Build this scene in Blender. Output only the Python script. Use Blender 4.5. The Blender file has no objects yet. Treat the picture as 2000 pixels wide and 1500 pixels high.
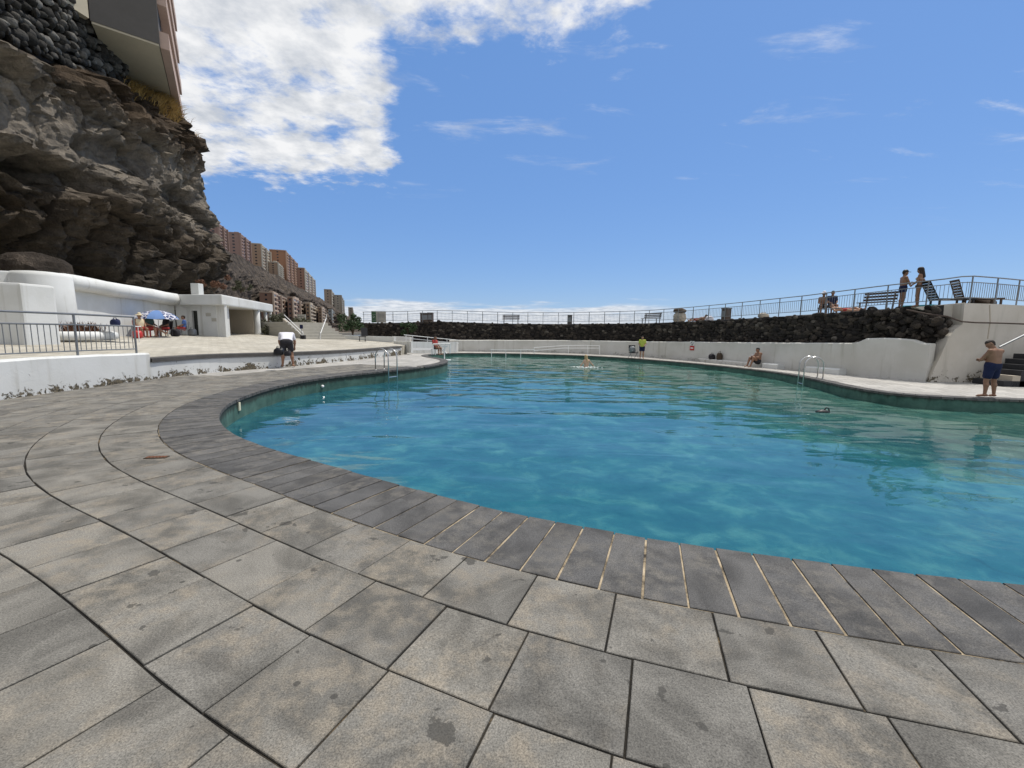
import bpy, bmesh, math, random
import numpy as np
from mathutils import Vector, Matrix
from mathutils.geometry import tessellate_polygon

# ------------------------------------------------------------------ camera
SC = bpy.context.scene
COL = SC.collection
FPX, HOR, ROLL, EYE = 830.0, 647.0, math.radians(0.8), 1.7
PITCH = math.atan((750 - HOR) / FPX)
CP, SP, CR, SR = math.cos(PITCH), math.sin(PITCH), math.cos(ROLL), math.sin(ROLL)
FWD = Vector((0, CP, -SP)); UPV = Vector((0, SP, CP)); RGT = Vector((1, 0, 0))
cam_d = bpy.data.cameras.new('camera'); cam_d.sensor_width = 36; cam_d.lens = FPX / 2000 * 36
cam_d.clip_start = 0.05; cam_d.clip_end = 20000
cam = bpy.data.objects.new('camera', cam_d); COL.objects.link(cam); SC.camera = cam
_cx = RGT * CR + UPV * SR; _cy = RGT * -SR + UPV * CR; _cz = -FWD
_m = Matrix((_cx, _cy, _cz)).transposed().to_4x4(); _m.translation = Vector((0, 0, EYE)); cam.matrix_world = _m

# ------------------------------------------------------------------ node helper
class NT:
    def __init__(s, tree): s.t = tree; tree.nodes.clear()
    def n(s, typ, ins=None, **props):
        nd = s.t.nodes.new(typ)
        for k, v in props.items(): setattr(nd, k, v)
        for k, v in (ins or {}).items():
            sock = nd.inputs[k]
            if isinstance(v, bpy.types.NodeSocket): s.t.links.new(v, sock)
            elif isinstance(v, bpy.types.Node): s.t.links.new(v.outputs[0], sock)
            else:
                if isinstance(v, (tuple, list)) and len(v) == 3 and getattr(sock, 'type', '') == 'RGBA': v = (*v, 1)
                sock.default_value = v
        return nd
    def math(s, op, a, b=0.0, c=0.0, clamp=False):
        return s.n('ShaderNodeMath', {0: a, 1: b, 2: c}, operation=op, use_clamp=clamp).outputs[0]
    def ramp(s, fac, stops):
        nd = s.n('ShaderNodeValToRGB', {'Fac': fac}); el = nd.color_ramp.elements
        while len(el) < len(stops): el.new(0.5)
        for e, (p, c) in zip(el, stops):
            e.position = p; e.color = (*c, 1) if isinstance(c, (tuple, list)) else (c, c, c, 1)
        return nd.outputs[0]
    def mix(s, fac, a, b, typ='MIX'):
        nd = s.n('ShaderNodeMix', data_type='RGBA', blend_type=typ)
        for i, v in ((0, fac), (6, a), (7, b)):
            if isinstance(v, bpy.types.NodeSocket): s.t.links.new(v, nd.inputs[i])
            elif i == 0: nd.inputs[i].default_value = v
            else: nd.inputs[i].default_value = (*v[:3], 1)
        return nd.outputs[2]
    def noise(s, vec, scale, detail=4, rough=0.55, dist=0.0):
        return s.n('ShaderNodeTexNoise', {'Vector': vec, 'Scale': scale, 'Detail': detail, 'Roughness': rough, 'Distortion': dist}).outputs[0]
    def mapping(s, vec, scale=(1, 1, 1), loc=(0, 0, 0), rot=(0, 0, 0)):
        return s.n('ShaderNodeMapping', {'Vector': vec, 'Scale': scale, 'Location': loc, 'Rotation': rot}).outputs[0]
    def step(s, x, lo, hi):
        return s.n('ShaderNodeMapRange', {0: x, 1: lo, 2: hi, 3: 0.0, 4: 1.0}, interpolation_type='SMOOTHSTEP').outputs[0]

# ------------------------------------------------------------------ sky and sun
SUN_AZ, SUN_EL = math.radians(52), math.radians(66)      # azimuth to the right of the view
world = bpy.data.worlds.new('World'); SC.world = world; world.use_nodes = True
w = NT(world.node_tree)
sky = w.n('ShaderNodeTexSky', sky_type='NISHITA', sun_disc=False, sun_elevation=SUN_EL, sun_rotation=SUN_AZ,
          altitude=0, air_density=1.0, dust_density=0.35, ozone_density=2.2)
skyc = w.n('ShaderNodeHueSaturation', {'Hue': 0.507, 'Saturation': 1.12, 'Value': 1.0, 'Color': sky}).outputs[0]
dirv = w.n('ShaderNodeTexCoord').outputs['Generated']
sx = w.n('ShaderNodeSeparateXYZ', {0: dirv})
zz = w.math('MAXIMUM', sx.outputs[2], 0.0)
den = w.math('ADD', zz, 0.1)
cu, cv = w.math('DIVIDE', sx.outputs[0], den), w.math('DIVIDE', sx.outputs[1], den)
uv = w.n('ShaderNodeCombineXYZ', {0: cu, 1: cv}).outputs[0]
n1 = w.math('ADD', w.math('MULTIPLY', w.noise(w.mapping(uv, (1, 1.15, 1), (3.1, 1.7, 0)), 3.1, 12, 0.62, 0.15), 0.62), w.math('MULTIPLY', w.noise(w.mapping(uv, (1, 1.1, 1), (8.1, 3.3, 0)), 9.5, 9, 0.62, 0.2), 0.38))
n2 = w.noise(w.mapping(uv, (1, 1, 1), (7.7, 2.2, 0)), 0.9, 3, 0.5)
# one bank of cumulus drifting in from the left and overhead
warp = w.math('MULTIPLY', w.math('SUBTRACT', n2, 0.5), 0.5)
edge = w.math('ADD', 1.40, w.math('MULTIPLY', w.step(cu, -0.30, -0.66), 0.86))
edge = w.math('SUBTRACT', edge, w.math('MULTIPLY', w.step(cu, 0.30, 0.70), 1.15))
inside = w.math('SUBTRACT', w.math('ADD', edge, warp), cv)
cov = w.math('MINIMUM', w.math('MAXIMUM', w.math('MULTIPLY', inside, 0.62), -0.34), 0.145)
dens = w.step(w.math('ADD', n1, cov), 0.47, 0.665)
# thin wisps and a low bank over the sea
n3 = w.noise(w.mapping(uv, (0.55, 1.3, 1), (1.3, 4.4, 0)), 3.3, 10, 0.62, 0.3)
wisp = w.math('MULTIPLY', w.step(n3, 0.56, 0.78), w.math('MULTIPLY', w.step(cv, 2.8, 1.4), 0.85))
az = w.math('ARCTAN2', sx.outputs[0], sx.outputs[1])
lowv = w.n('ShaderNodeCombineXYZ', {0: w.math('MULTIPLY', az, 3.0), 1: w.math('MULTIPLY', sx.outputs[2], 26.0)}).outputs[0]
n4 = w.noise(lowv, 1.6, 6, 0.5)
low = w.math('MULTIPLY', w.step(w.math('SUBTRACT', w.math('MULTIPLY_ADD', n4, 0.085, 0.022), sx.outputs[2]), 0.0, 0.016), w.math('MULTIPLY', w.step(az, 0.46, 0.20), 0.8))
shade = w.noise(w.mapping(uv, (1, 1, 1), (3.35, 1.95, 0)), 6.5, 9, 0.6)
ccol = w.ramp(shade, [(0.34, (4.5, 4.8, 5.3)), (0.62, (7.3, 7.35, 7.45))])
tot = w.math('MINIMUM', w.math('MAXIMUM', w.math('MAXIMUM', dens, wisp), low), 1.0)
skyc = w.mix(0.6, skyc, (1.22, 2.75, 6.0))
final = w.mix(tot, skyc, ccol)
bg = w.n('ShaderNodeBackground', {'Color': final, 'Strength': 0.145})
w.n('ShaderNodeOutputWorld', {'Surface': bg})

sun_d = bpy.data.lights.new('sun', 'SUN'); sun_d.energy = 4.7; sun_d.angle = math.radians(0.53); sun_d.color = (1.0, 0.955, 0.88)
sun = bpy.data.objects.new('sun', sun_d); COL.objects.link(sun)
to_sun = Vector((math.sin(SUN_AZ) * math.cos(SUN_EL), math.cos(SUN_AZ) * math.cos(SUN_EL), math.sin(SUN_EL)))
sun.rotation_euler = to_sun.to_track_quat('Z', 'Y').to_euler(); sun.location = (10, 10, 60)
SC.view_settings.view_transform = 'Standard'; SC.view_settings.look = 'None'
SC.view_settings.exposure = -0.2; SC.view_settings.gamma = 1.0
SC.cycles.max_bounces = 8; SC.cycles.transparent_max_bounces = 12

# ------------------------------------------------------------------ pixel -> place
def ray(x, y):
    u, v = (x - 1000) / FPX, -(y - 750) / FPX
    return _cx * u + _cy * v + FWD
def P(x, y, z=0.0):                       # the point of the plane at height z seen at a photo pixel
    d = ray(x, y); t = (z - EYE) / d.z; return Vector((0, 0, EYE)) + d * t
def AT(x, y, Y):                          # the point at forward distance Y seen at a photo pixel
    d = ray(x, y); t = Y / d.y; return Vector((0, 0, EYE)) + d * t
def zt(x): return 0.6 - 0.045 * (x + 10)  # the upper terrace falls gently towards the pool
def PT(x, y):
    p = P(x, y, 0.8)
    for _ in range(20): p = P(x, y, zt(p.x))
    return p

# ------------------------------------------------------------------ materials
def new_mat(name):
    m = bpy.data.materials.new(name); m.use_nodes = True
    return m, NT(m.node_tree)
def finish(t, col, rough=0.8, bump=None, bstr=0.3, bdist=0.02, spec=0.3, metal=0.0, extra=None):
    ins = {'Base Color': col, 'Roughness': rough, 'Specular IOR Level': spec, 'Metallic': metal}
    if bump is not None:
        ins['Normal'] = t.n('ShaderNodeBump', {'Strength': bstr, 'Distance': bdist, 'Height': bump}).outputs[0]
    ins.update(extra or {})
    b = t.n('ShaderNodeBsdfPrincipled', ins)
    t.n('ShaderNodeOutputMaterial', {'Surface': b})
def pos(t): return t.n('ShaderNodeNewGeometry').outputs['Position']
def simple(name, col, rough=0.7, var=0.12, scale=3.0, bump=0.15, spec=0.3, metal=0.0):
    m, t = new_mat(name); tc = t.n('ShaderNodeTexCoord').outputs['Object']
    n = t.noise(tc, scale, 5)
    f = t.noise(tc, scale * 9, 4)
    k = t.math('ADD', t.math('MULTIPLY', n, 0.65), t.math('MULTIPLY', f, 0.35))
    c = t.ramp(k, [(0.3, tuple(v * (1 - var) for v in col)), (0.7, tuple(min(1, v * (1 + var)) for v in col))])
    finish(t, c, rough, k if bump else None, bump, 0.02, spec, metal)
    return m

def rnd_piece(t):
    a = t.n('ShaderNodeObjectInfo').outputs['Random']; b = t.n('ShaderNodeNewGeometry').outputs['Random Per Island']
    return t.math('FRACT', t.math('ADD', a, b))

def slab_mat(name, base, warm, dark, stains=True):
    m, t = new_mat(name); p = pos(t); r = rnd_piece(t)
    off = t.n('ShaderNodeVectorMath', {0: p, 1: t.n('ShaderNodeCombineXYZ', {0: t.math('MULTIPLY', r, 37.0), 1: t.math('MULTIPLY', r, 91.0)})}, operation='ADD').outputs[0]
    big = t.noise(off, 1.9, 5, 0.6, 0.6)
    mid = t.noise(off, 7.0, 5, 0.65)
    fine = t.noise(p, 120.0, 3, 0.8)
    c = t.mix(t.step(big, 0.32, 0.68), tuple(v * 0.62 for v in base), tuple(v * 1.32 for v in base))
    c = t.mix(t.math('MULTIPLY', t.math('MULTIPLY', t.step(mid, 0.40, 0.68), t.step(t.noise(off, 1.1, 3, 0.5), 0.40, 0.6)), 0.72), c, warm)
    c = t.mix(1.0, c, t.ramp(r, [(0.0, (0.88, 0.885, 0.895)), (1.0, (1.07, 1.06, 1.04))]), 'MULTIPLY')
    c = t.mix(1.0, c, t.ramp(fine, [(0.28, (0.36, 0.36, 0.36)), (0.72, (1.62, 1.6, 1.57))]), 'MULTIPLY')
    if stains:
        st = t.noise(t.mapping(p, (1, 1, 1), (5, 9, 0)), 4.2, 5, 0.55, 0.25)
        sm = t.step(st, 0.650, 0.668)
        c = t.mix(t.math('MULTIPLY', sm, 0.72), c, dark)
        v = t.n('ShaderNodeTexVoronoi', {'Vector': t.mapping(p, (1, 1, 0.01)), 'Scale': 4.2, 'Randomness': 1.0})
        wob = t.math('MULTIPLY', t.noise(p, 22.0, 3), 0.05)
        spot = t.step(t.math('ADD', v.outputs['Distance'], wob), 0.105, 0.085)
        pick = t.step(t.n('ShaderNodeSeparateColor', {0: v.outputs['Color']}).outputs[0], 0.45, 0.47)
        c = t.mix(t.math('MULTIPLY', t.math('MULTIPLY', spot, pick), 0.75), c, dark)
        pw = t.step(t.n('ShaderNodeSeparateColor', {0: v.outputs['Color']}).outputs[1], 0.93, 0.94)
        spw = t.step(t.math('ADD', v.outputs['Distance'], t.math('MULTIPLY', t.noise(p, 60.0, 4), 0.22)), 0.16, 0.12)
        c = t.mix(t.math('MULTIPLY', t.math('MULTIPLY', spw, pw), 0.8), c, (0.62, 0.61, 0.58))
    h = t.math('ADD', t.math('MULTIPLY', fine, 0.5), t.math('MULTIPLY', mid, 0.5))
    finish(t, c, 0.82, h, 0.55, 0.006, 0.28)
    return m
M = {}
M['slab'] = slab_mat('paving concrete', (0.146, 0.140, 0.127), (0.235, 0.206, 0.165), (0.042, 0.04, 0.036))
M['coping'] = slab_mat('dark basalt coping', (0.078, 0.077, 0.077), (0.15, 0.14, 0.125), (0.05, 0.05, 0.05), False)
def bed_mat():
    m, t = new_mat('joint sand'); p = pos(t)
    n = t.noise(p, 2.2, 5, 0.6); f = t.noise(p, 60, 3)
    c = t.ramp(t.math('ADD', t.math('MULTIPLY', n, 0.8), t.math('MULTIPLY', f, 0.2)), [(0.46, (0.008, 0.007, 0.006)), (0.58, (0.03, 0.025, 0.018)), (0.70, (0.26, 0.19, 0.11))])
    finish(t, c, 0.95, f, 0.6, 0.01); return m
M['bed'] = bed_mat()
def sandbed():
    m, t = new_mat('pale coping mortar'); p = pos(t)
    n = t.noise(p, 3.2, 5, 0.6); f = t.noise(p, 60, 3)
    c = t.ramp(t.math('ADD', t.math('MULTIPLY', n, 0.8), t.math('MULTIPLY', f, 0.2)), [(0.38, (0.03, 0.026, 0.022)), (0.5, (0.30, 0.24, 0.16)), (0.62, (0.46, 0.38, 0.27))])
    finish(t, c, 0.95, f, 0.6, 0.01); return m
M['mortar'] = sandbed()
def paved(name, base, mort, sz, rot, wash):
    m, t = new_mat(name); p = t.mapping(pos(t), (1, 1, 1), (0, 0, 0), (0, 0, rot))
    b = t.n('ShaderNodeTexBrick', {'Vector': p, 'Color1': (*[v * 0.86 for v in base], 1), 'Color2': (*[min(1, v * 1.14) for v in base], 1), 'Mortar': (*mort, 1),
        'Scale': 1.0, 'Mortar Size': 0.012, 'Mortar Smooth': 0.2, 'Brick Width': sz, 'Row Height': sz}, offset=0.5)
    n = t.noise(pos(t), 0.35, 6, 0.62); f = t.noise(pos(t), 12, 4)
    c = t.mix(1.0, b.outputs[0], t.ramp(n, [(0.3, tuple(wash)), (0.7, (1.1, 1.1, 1.1))]), 'MULTIPLY')
    c = t.mix(1.0, c, t.ramp(f, [(0.25, (0.85, 0.85, 0.85)), (0.75, (1.12, 1.12, 1.12))]), 'MULTIPLY')
    finish(t, c, 0.8, f, 0.3, 0.01, 0.3); return m
M['deck'] = paved('pale deck paving', (0.37, 0.355, 0.33), (0.15, 0.14, 0.12), 0.57, 0.4, (0.8, 0.8, 0.8))
M['terrace'] = paved('beige terrace paving', (0.42, 0.395, 0.34), (0.24, 0.215, 0.17), 0.4, -0.15, (0.82, 0.8, 0.76))

def white_mat(name, base=(0.64, 0.645, 0.63), zlo=0.0, zhi=0.45, peel=0.5, grime=0.25):
    m, t = new_mat(name); p = pos(t); z = t.n('ShaderNodeSeparateXYZ', {0: p}).outputs[2]
    big = t.noise(p, 0.6, 5, 0.6); mid = t.noise(p, 5.5, 7, 0.7, 0.9); fine = t.noise(p, 22, 4, 0.6)
    drip = t.noise(t.mapping(p, (2.2, 2.2, 0.16)), 1.5, 5, 0.6)
    c = t.mix(t.math('MULTIPLY', t.step(big, 0.35, 0.7), grime), base, tuple(v * k for v, k in zip(base, (0.70, 0.69, 0.64))))
    c = t.mix(t.math('MULTIPLY', t.step(drip, 0.55, 0.72), grime), c, (0.33, 0.31, 0.25))
    low = t.step(z, zhi, zlo)
    pk = t.step(t.math('ADD', t.math('ADD', mid, t.math('MULTIPLY', t.math('SUBTRACT', t.noise(p, 0.9, 3), 0.51), 0.55)), t.math('MULTIPLY', low, 0.22)), 0.80 - 0.12 * peel, 0.83 - 0.12 * peel)
    pcol = t.ramp(fine, [(0.35, (0.035, 0.033, 0.03)), (0.65, (0.20, 0.165, 0.11))])
    c = t.mix(t.math('MULTIPLY', pk, min(1, peel * 1.6)), c, pcol)
    h = t.math('SUBTRACT', t.math('MULTIPLY', mid, 0.4), t.math('MULTIPLY', pk, 0.6))
    finish(t, c, 0.85, h, 0.5, 0.03, 0.2); return m
M['white'] = white_mat('white limewashed render', peel=0.0, grime=0.38)
M['white_peel'] = white_mat('peeling white render', zlo=0.0, zhi=0.42, peel=1.0, grime=0.35)
M['white_old_shaded'] = white_mat('old shaded white pool wall render', (0.60, 0.585, 0.55), -0.2, 0.3, 0.25, 0.5)  # shaded copy of the white render: shade put into the base colour, plus grime
M['white_block'] = white_mat('chipped white render', (0.60, 0.555, 0.49), -0.15, 0.5, 0.8, 0.45)

def rock_mat(name, kind):
    m, t = new_mat(name); p = pos(t); z = t.n('ShaderNodeSeparateXYZ', {0: p}).outputs[2]
    warp = t.noise(p, 0.22, 4)
    zz_ = t.math('ADD', z, t.math('MULTIPLY', t.math('SUBTRACT', warp, 0.5), 4.0))
    big = t.noise(p, 0.35, 8, 0.65, 0.5); mid = t.noise(p, 1.7, 8, 0.68); fine = t.noise(p, 9, 6, 0.7)
    if kind == 'cliff':
        layer = t.ramp(t.math('DIVIDE', zz_, 26.0), [(0.10, (0.075, 0.068, 0.058)), (0.27, (0.085, 0.075, 0.063)), (0.36, (0.105, 0.088, 0.07)), (0.44, (0.26, 0.24, 0.21)), (0.60, (0.25, 0.23, 0.20)), (0.66, (0.10, 0.078, 0.058)), (0.78, (0.11, 0.085, 0.062)), (0.86, (0.16, 0.14, 0.115)), (1.0, (0.08, 0.07, 0.06))])
    else:
        layer = t.ramp(big, [(0.32, (0.06, 0.053, 0.047)), (0.5, (0.105, 0.088, 0.075)), (0.66, (0.155, 0.13, 0.11))])
    c = t.mix(1.0, layer, t.ramp(big, [(0.3, (0.55, 0.55, 0.56)), (0.7, (1.4, 1.36, 1.3))]), 'MULTIPLY')
    c = t.mix(1.0, c, t.ramp(mid, [(0.3, (0.6, 0.6, 0.6)), (0.72, (1.45, 1.42, 1.38))]), 'MULTIPLY')
    c = t.mix(t.math('MULTIPLY', t.step(mid, 0.62, 0.75), 0.5), c, (0.33, 0.29, 0.24) if kind == 'cliff' else (0.10, 0.095, 0.05))
    h = t.math('ADD', t.math('MULTIPLY', mid, 0.6), t.math('MULTIPLY', fine, 0.4))
    c = t.mix(1.0, c, (0.96, 0.93, 0.90) if kind == 'cliff' else (1, 1, 1), 'MULTIPLY')
    finish(t, c, 0.95, h, 1.0, 0.6 if kind == 'cliff' else 2.0, 0.12); return m
M['cliff'] = rock_mat('layered volcanic cliff', 'cliff'); M['hill'] = rock_mat('scrubby volcanic slope', 'hill')

def stone_mat():
    m, t = new_mat('black lava stone'); p = pos(t); r = rnd_piece(t)
    mid = t.noise(p, 5, 6, 0.65); fine = t.noise(p, 30, 4)
    c = t.ramp(r, [(0.0, (0.016, 0.014, 0.014)), (0.6, (0.036, 0.031, 0.027)), (0.9, (0.06, 0.049, 0.04)), (1.0, (0.13, 0.115, 0.10))])
    c = t.mix(1.0, c, t.ramp(mid, [(0.3, (0.6, 0.6, 0.6)), (0.7, (1.45, 1.42, 1.38))]), 'MULTIPLY')
    finish(t, c, 0.92, t.math('ADD', mid, t.math('MULTIPLY', fine, 0.4)), 0.8, 0.05, 0.2); return m
M['lava'] = stone_mat()
def masonry_mat():
    m, t = new_mat('grey masonry stone'); r = t.n('ShaderNodeObjectInfo').outputs['Random']; n_ = t.noise(pos(t), 5, 6, .65)
    c = t.ramp(r, [(0.0, (0.025, 0.024, 0.022)), (0.7, (0.07, 0.065, 0.06)), (1.0, (0.2, 0.19, 0.175))]); c = t.mix(1.0, c, t.ramp(n_, [(.3, (.5, .5, .5)), (.7, (1.5, 1.5, 1.45))]), 'MULTIPLY')
    finish(t, c, .95, n_, .8, .08, .15); return m
M['masonry'] = masonry_mat()
M['mortar_dark'] = simple('dark mortar', (0.028, 0.026, 0.025), 0.95, 0.3, 4, 0.5)
M['steel'] = simple('stainless steel', (0.55, 0.55, 0.54), 0.28, 0.06, 8, 0.03, 0.5, 1.0)
M['galv'] = simple('galvanised steel', (0.20, 0.21, 0.22), 0.5, 0.15, 6, 0.05, 0.5, 0.4)
M['rail_white'] = simple('white painted metal', (0.72, 0.72, 0.71), 0.45, 0.06, 6, 0.05)
M['wood_dark'] = simple('dark weathered timber', (0.075, 0.055, 0.045), 0.8, 0.3, 8, 0.3)
M['black'] = simple('black plastic', (0.013, 0.013, 0.015), 0.5, 0.2, 9, 0.1)
M['dark_step'] = simple('dark grey stair paint', (0.03, 0.03, 0.033), 0.8, 0.3, 3, 0.2)
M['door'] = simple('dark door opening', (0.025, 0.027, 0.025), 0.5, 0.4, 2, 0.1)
M['glass'] = simple('dark window glass', (0.022, 0.026, 0.034), 0.18, 0.4, 2, 0.0, 0.5)
M['tan'] = simple('tan render', (0.42, 0.37, 0.30), 0.85, 0.1, 1, 0.2)
M['ledge'] = simple('grey terrace coping', (0.085, 0.08, 0.075), 0.9, 0.3, 2.5, 0.4)
M['red'] = simple('red plastic', (0.45, 0.035, 0.03), 0.4, 0.1, 5, 0.05)
M['red_cloth'] = simple('red fabric', (0.32, 0.04, 0.035), 0.85, 0.2, 12, 0.2)
M['blue_cloth'] = simple('blue fabric', (0.07, 0.13, 0.32), 0.85, 0.2, 12, 0.2)
M['navy'] = simple('navy fabric', (0.013, 0.018, 0.055), 0.9, 0.25, 14, 0.3)
M['white_cloth'] = simple('white fabric', (0.66, 0.65, 0.70), 0.9, 0.08, 12, 0.3)
M['dark_cloth'] = simple('charcoal fabric', (0.028, 0.026, 0.03), 0.9, 0.3, 12, 0.3)
M['green_cloth'] = simple('dark teal fabric', (0.05, 0.09, 0.085), 0.9, 0.25, 12, 0.3)
M['hivis'] = simple('yellow high visibility fabric', (0.42, 0.47, 0.08), 0.8, 0.12, 12, 0.2)
M['straw'] = simple('pale straw', (0.62, 0.53, 0.36), 0.9, 0.15, 20, 0.3)
M['skin'] = simple('tanned skin', (0.36, 0.21, 0.14), 0.55, 0.1, 9, 0.05)
M['skin_light'] = simple('fair skin', (0.50, 0.32, 0.23), 0.55, 0.1, 9, 0.05)
M['skin_dark'] = simple('deeply tanned skin', (0.25, 0.135, 0.085), 0.55, 0.1, 9, 0.05)
M['hair_dark'] = simple('dark brown hair', (0.025, 0.017, 0.013), 0.6, 0.4, 30, 0.4)
M['hair_fair'] = simple('fair hair', (0.42, 0.30, 0.16), 0.6, 0.3, 30, 0.4)
M['hair_grey'] = simple('greying hair', (0.10, 0.085, 0.075), 0.6, 0.3, 30, 0.4)
M['teal_cloth'] = simple('turquoise towel', (0.06, 0.35, 0.38), 0.9, 0.15, 8, 0.3)
M['sign_green'] = simple('green sign paint', (0.035, 0.10, 0.04), 0.5, 0.15, 3, 0.05)
M['sign_grey'] = simple('grey sign panel', (0.40, 0.38, 0.33), 0.6, 0.1, 3, 0.05)
M['sign_white'] = simple('white sign panel', (0.75, 0.75, 0.74), 0.4, 0.05, 3, 0.02)
M['sign_red'] = simple('red sign paint', (0.45, 0.04, 0.035), 0.4, 0.1, 3, 0.02)
M['drygrass'] = simple('dry golden grass', (0.42, 0.27, 0.09), 0.9, 0.35, 2.0, 0.0)
M['succulent'] = simple('brown dry succulent', (0.13, 0.065, 0.04), 0.9, 0.4, 5, 0.0)
M['leaf'] = simple('dark green leaf', (0.035, 0.062, 0.024), 0.7, 0.4, 3, 0.0)
M['leaf_dull'] = simple('dull olive leaf', (0.075, 0.075, 0.045), 0.8, 0.4, 3, 0.0)
M['bark'] = simple('brown bark', (0.07, 0.05, 0.035), 0.9, 0.3, 6, 0.4)
M['cream'] = simple('cream pole', (0.62, 0.58, 0.42), 0.5, 0.1, 6, 0.05)
M['foam'] = simple('white water foam', (0.78, 0.82, 0.82), 0.7, 0.1, 20, 0.4)

# ------------------------------------------------------------------ mesh helper
class MB:
    def __init__(s): s.v = []; s.f = []
    def add(s, vs, fs):
        o = len(s.v); s.v += [tuple(v) for v in vs]; s.f += [tuple(i + o for i in f) for f in fs]; return s
    def box(s, c, size, rz=0.0, rx=0.0, ry=0.0):
        a, b, d = size[0] / 2, size[1] / 2, size[2] / 2
        R = Matrix.Rotation(rz, 3, 'Z') @ Matrix.Rotation(ry, 3, 'Y') @ Matrix.Rotation(rx, 3, 'X')
        vs = [Vector(c) + R @ Vector((x * a, y * b, z * d)) for x in (-1, 1) for y in (-1, 1) for z in (-1, 1)]
        return s.add(vs, [(0, 1, 3, 2), (4, 6, 7, 5), (0, 4, 5, 1), (2, 3, 7, 6), (0, 2, 6, 4), (1, 5, 7, 3)])
    def prism(s, poly, z0, z1):                     # plan polygon, z0/z1 numbers or per-vertex lists
        n = len(poly)
        a = [z0] * n if not hasattr(z0, '__len__') else z0; b = [z1] * n if not hasattr(z1, '__len__') else z1
        vs = [(p[0], p[1], a[i]) for i, p in enumerate(poly)] + [(p[0], p[1], b[i]) for i, p in enumerate(poly)]
        fs = [(i, (i + 1) % n, n + (i + 1) % n, n + i) for i in range(n)]
        tri = tessellate_polygon([[Vector((p[0], p[1], 0)) for p in poly]])
        fs += [tuple(n + i for i in t) for t in tri] + [tuple(reversed(t)) for t in tri]
        return s.add(vs, fs)
    def tube(s, path, r, seg=8, closed=False):
        path = [Vector(p) for p in path]; n = len(path); rr = r if hasattr(r, '__len__') else [r] * n
        vs = []; up = None
        for i, p in enumerate(path):
            d = (path[min(i + 1, n - 1)] - path[max(i - 1, 0)])
            if closed: d = path[(i + 1) % n] - path[i - 1]
            d.normalize()
            if up is None or abs(up.dot(d)) > 0.98: up = Vector((0, 0, 1)) if abs(d.z) < 0.9 else Vector((0, 1, 0))
            a = d.cross(up).normalized(); b = a.cross(d).normalized(); up = b
            for k in range(seg):
                t = 2 * math.pi * k / seg; vs.append(p + (a * math.cos(t) + b * math.sin(t)) * rr[i])
        fs = []
        for i in range(n if closed else n - 1):
            j = (i + 1) % n
            for k in range(seg):
                l = (k + 1) % seg; fs.append((i * seg + k, i * seg + l, j * seg + l, j * seg + k))
        if not closed: fs += [tuple(range(seg)), tuple(reversed(range((n - 1) * seg, n * seg)))]
        return s.add(vs, fs)
    def lathe(s, c, prof, seg=20, sx=1.0, sy=1.0):
        vs = []; n = len(prof)
        for (r, z) in prof:
            for k in range(seg):
                t = 2 * math.pi * k / seg; vs.append((c[0] + r * sx * math.cos(t), c[1] + r * sy * math.sin(t), c[2] + z))
        fs = [(i * seg + k, i * seg + (k + 1) % seg, (i + 1) * seg + (k + 1) % seg, (i + 1) * seg + k) for i in range(n - 1) for k in range(seg)]
        fs += [tuple(reversed(range(seg))), tuple(range((n - 1) * seg, n * seg))]
        return s.add(vs, fs)
    def grid(s, pts):                               # rows x cols of points
        R, C = len(pts), len(pts[0])
        return s.add([p for r in pts for p in r], [(i * C + j, i * C + j + 1, (i + 1) * C + j + 1, (i + 1) * C + j) for i in range(R - 1) for j in range(C - 1)])
    def mesh(s, name, smooth=False):
        me = bpy.data.meshes.new(name); me.from_pydata(s.v, [], s.f); me.validate(); me.update()
        if smooth: me.polygons.foreach_set('use_smooth', [True] * len(me.polygons))
        return me
    def build(s, name, mat, parent=None, smooth=False, fix=True, bevel=0.0):
        me = s.mesh(name, smooth)
        if fix:
            bm = bmesh.new(); bm.from_mesh(me); bmesh.ops.recalc_face_normals(bm, faces=bm.faces)
            if bevel: bmesh.ops.bevel(bm, geom=[e for e in bm.edges if e.is_manifold and e.calc_face_angle(0) > 0.5], offset=bevel, segments=2, affect='EDGES', profile=0.6)
            bm.to_mesh(me); bm.free()
        return link(name, me, mat, parent)
def link(name, me, mat, parent=None):
    o = bpy.data.objects.new(name, me); COL.objects.link(o)
    if mat is not None and not me.materials: me.materials.append(M[mat] if isinstance(mat, str) else mat)
    if parent is not None: o.parent = parent
    return o
def tag(o, label, cat, group=None):
    o['label'] = label; o['category'] = cat
    if group: o['group'] = group
    return o
def thing(name, label, cat, loc=(0, 0, 0), rz=0.0, group=None):
    o = bpy.data.objects.new(name, None); COL.objects.link(o); o.location = loc; o.rotation_euler = (0, 0, rz); o.empty_display_size = 0.2
    return tag(o, label, cat, group)
def struct(o): o['kind'] = 'structure'; return o
def stuff(o): o['kind'] = 'stuff'; return o
def np_mesh(name, v, f, mat, parent=None, smooth=True):
    me = bpy.data.meshes.new(name); me.from_pydata(v.tolist(), [], f.tolist()); me.update()
    if smooth: me.polygons.foreach_set('use_smooth', [True] * len(me.polygons))
    return link(name, me, mat, parent)
R = random.Random(7)
def hash3(i, j, k):
    n = (i.astype(np.int64) * 374761393 + j.astype(np.int64) * 668265263 + k.astype(np.int64) * 2147483647) & 0x7fffffff
    n = ((n ^ (n >> 13)) * 1274126177) & 0x7fffffff
    return ((n ^ (n >> 16)) & 0xffff) / 65535.0
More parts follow.
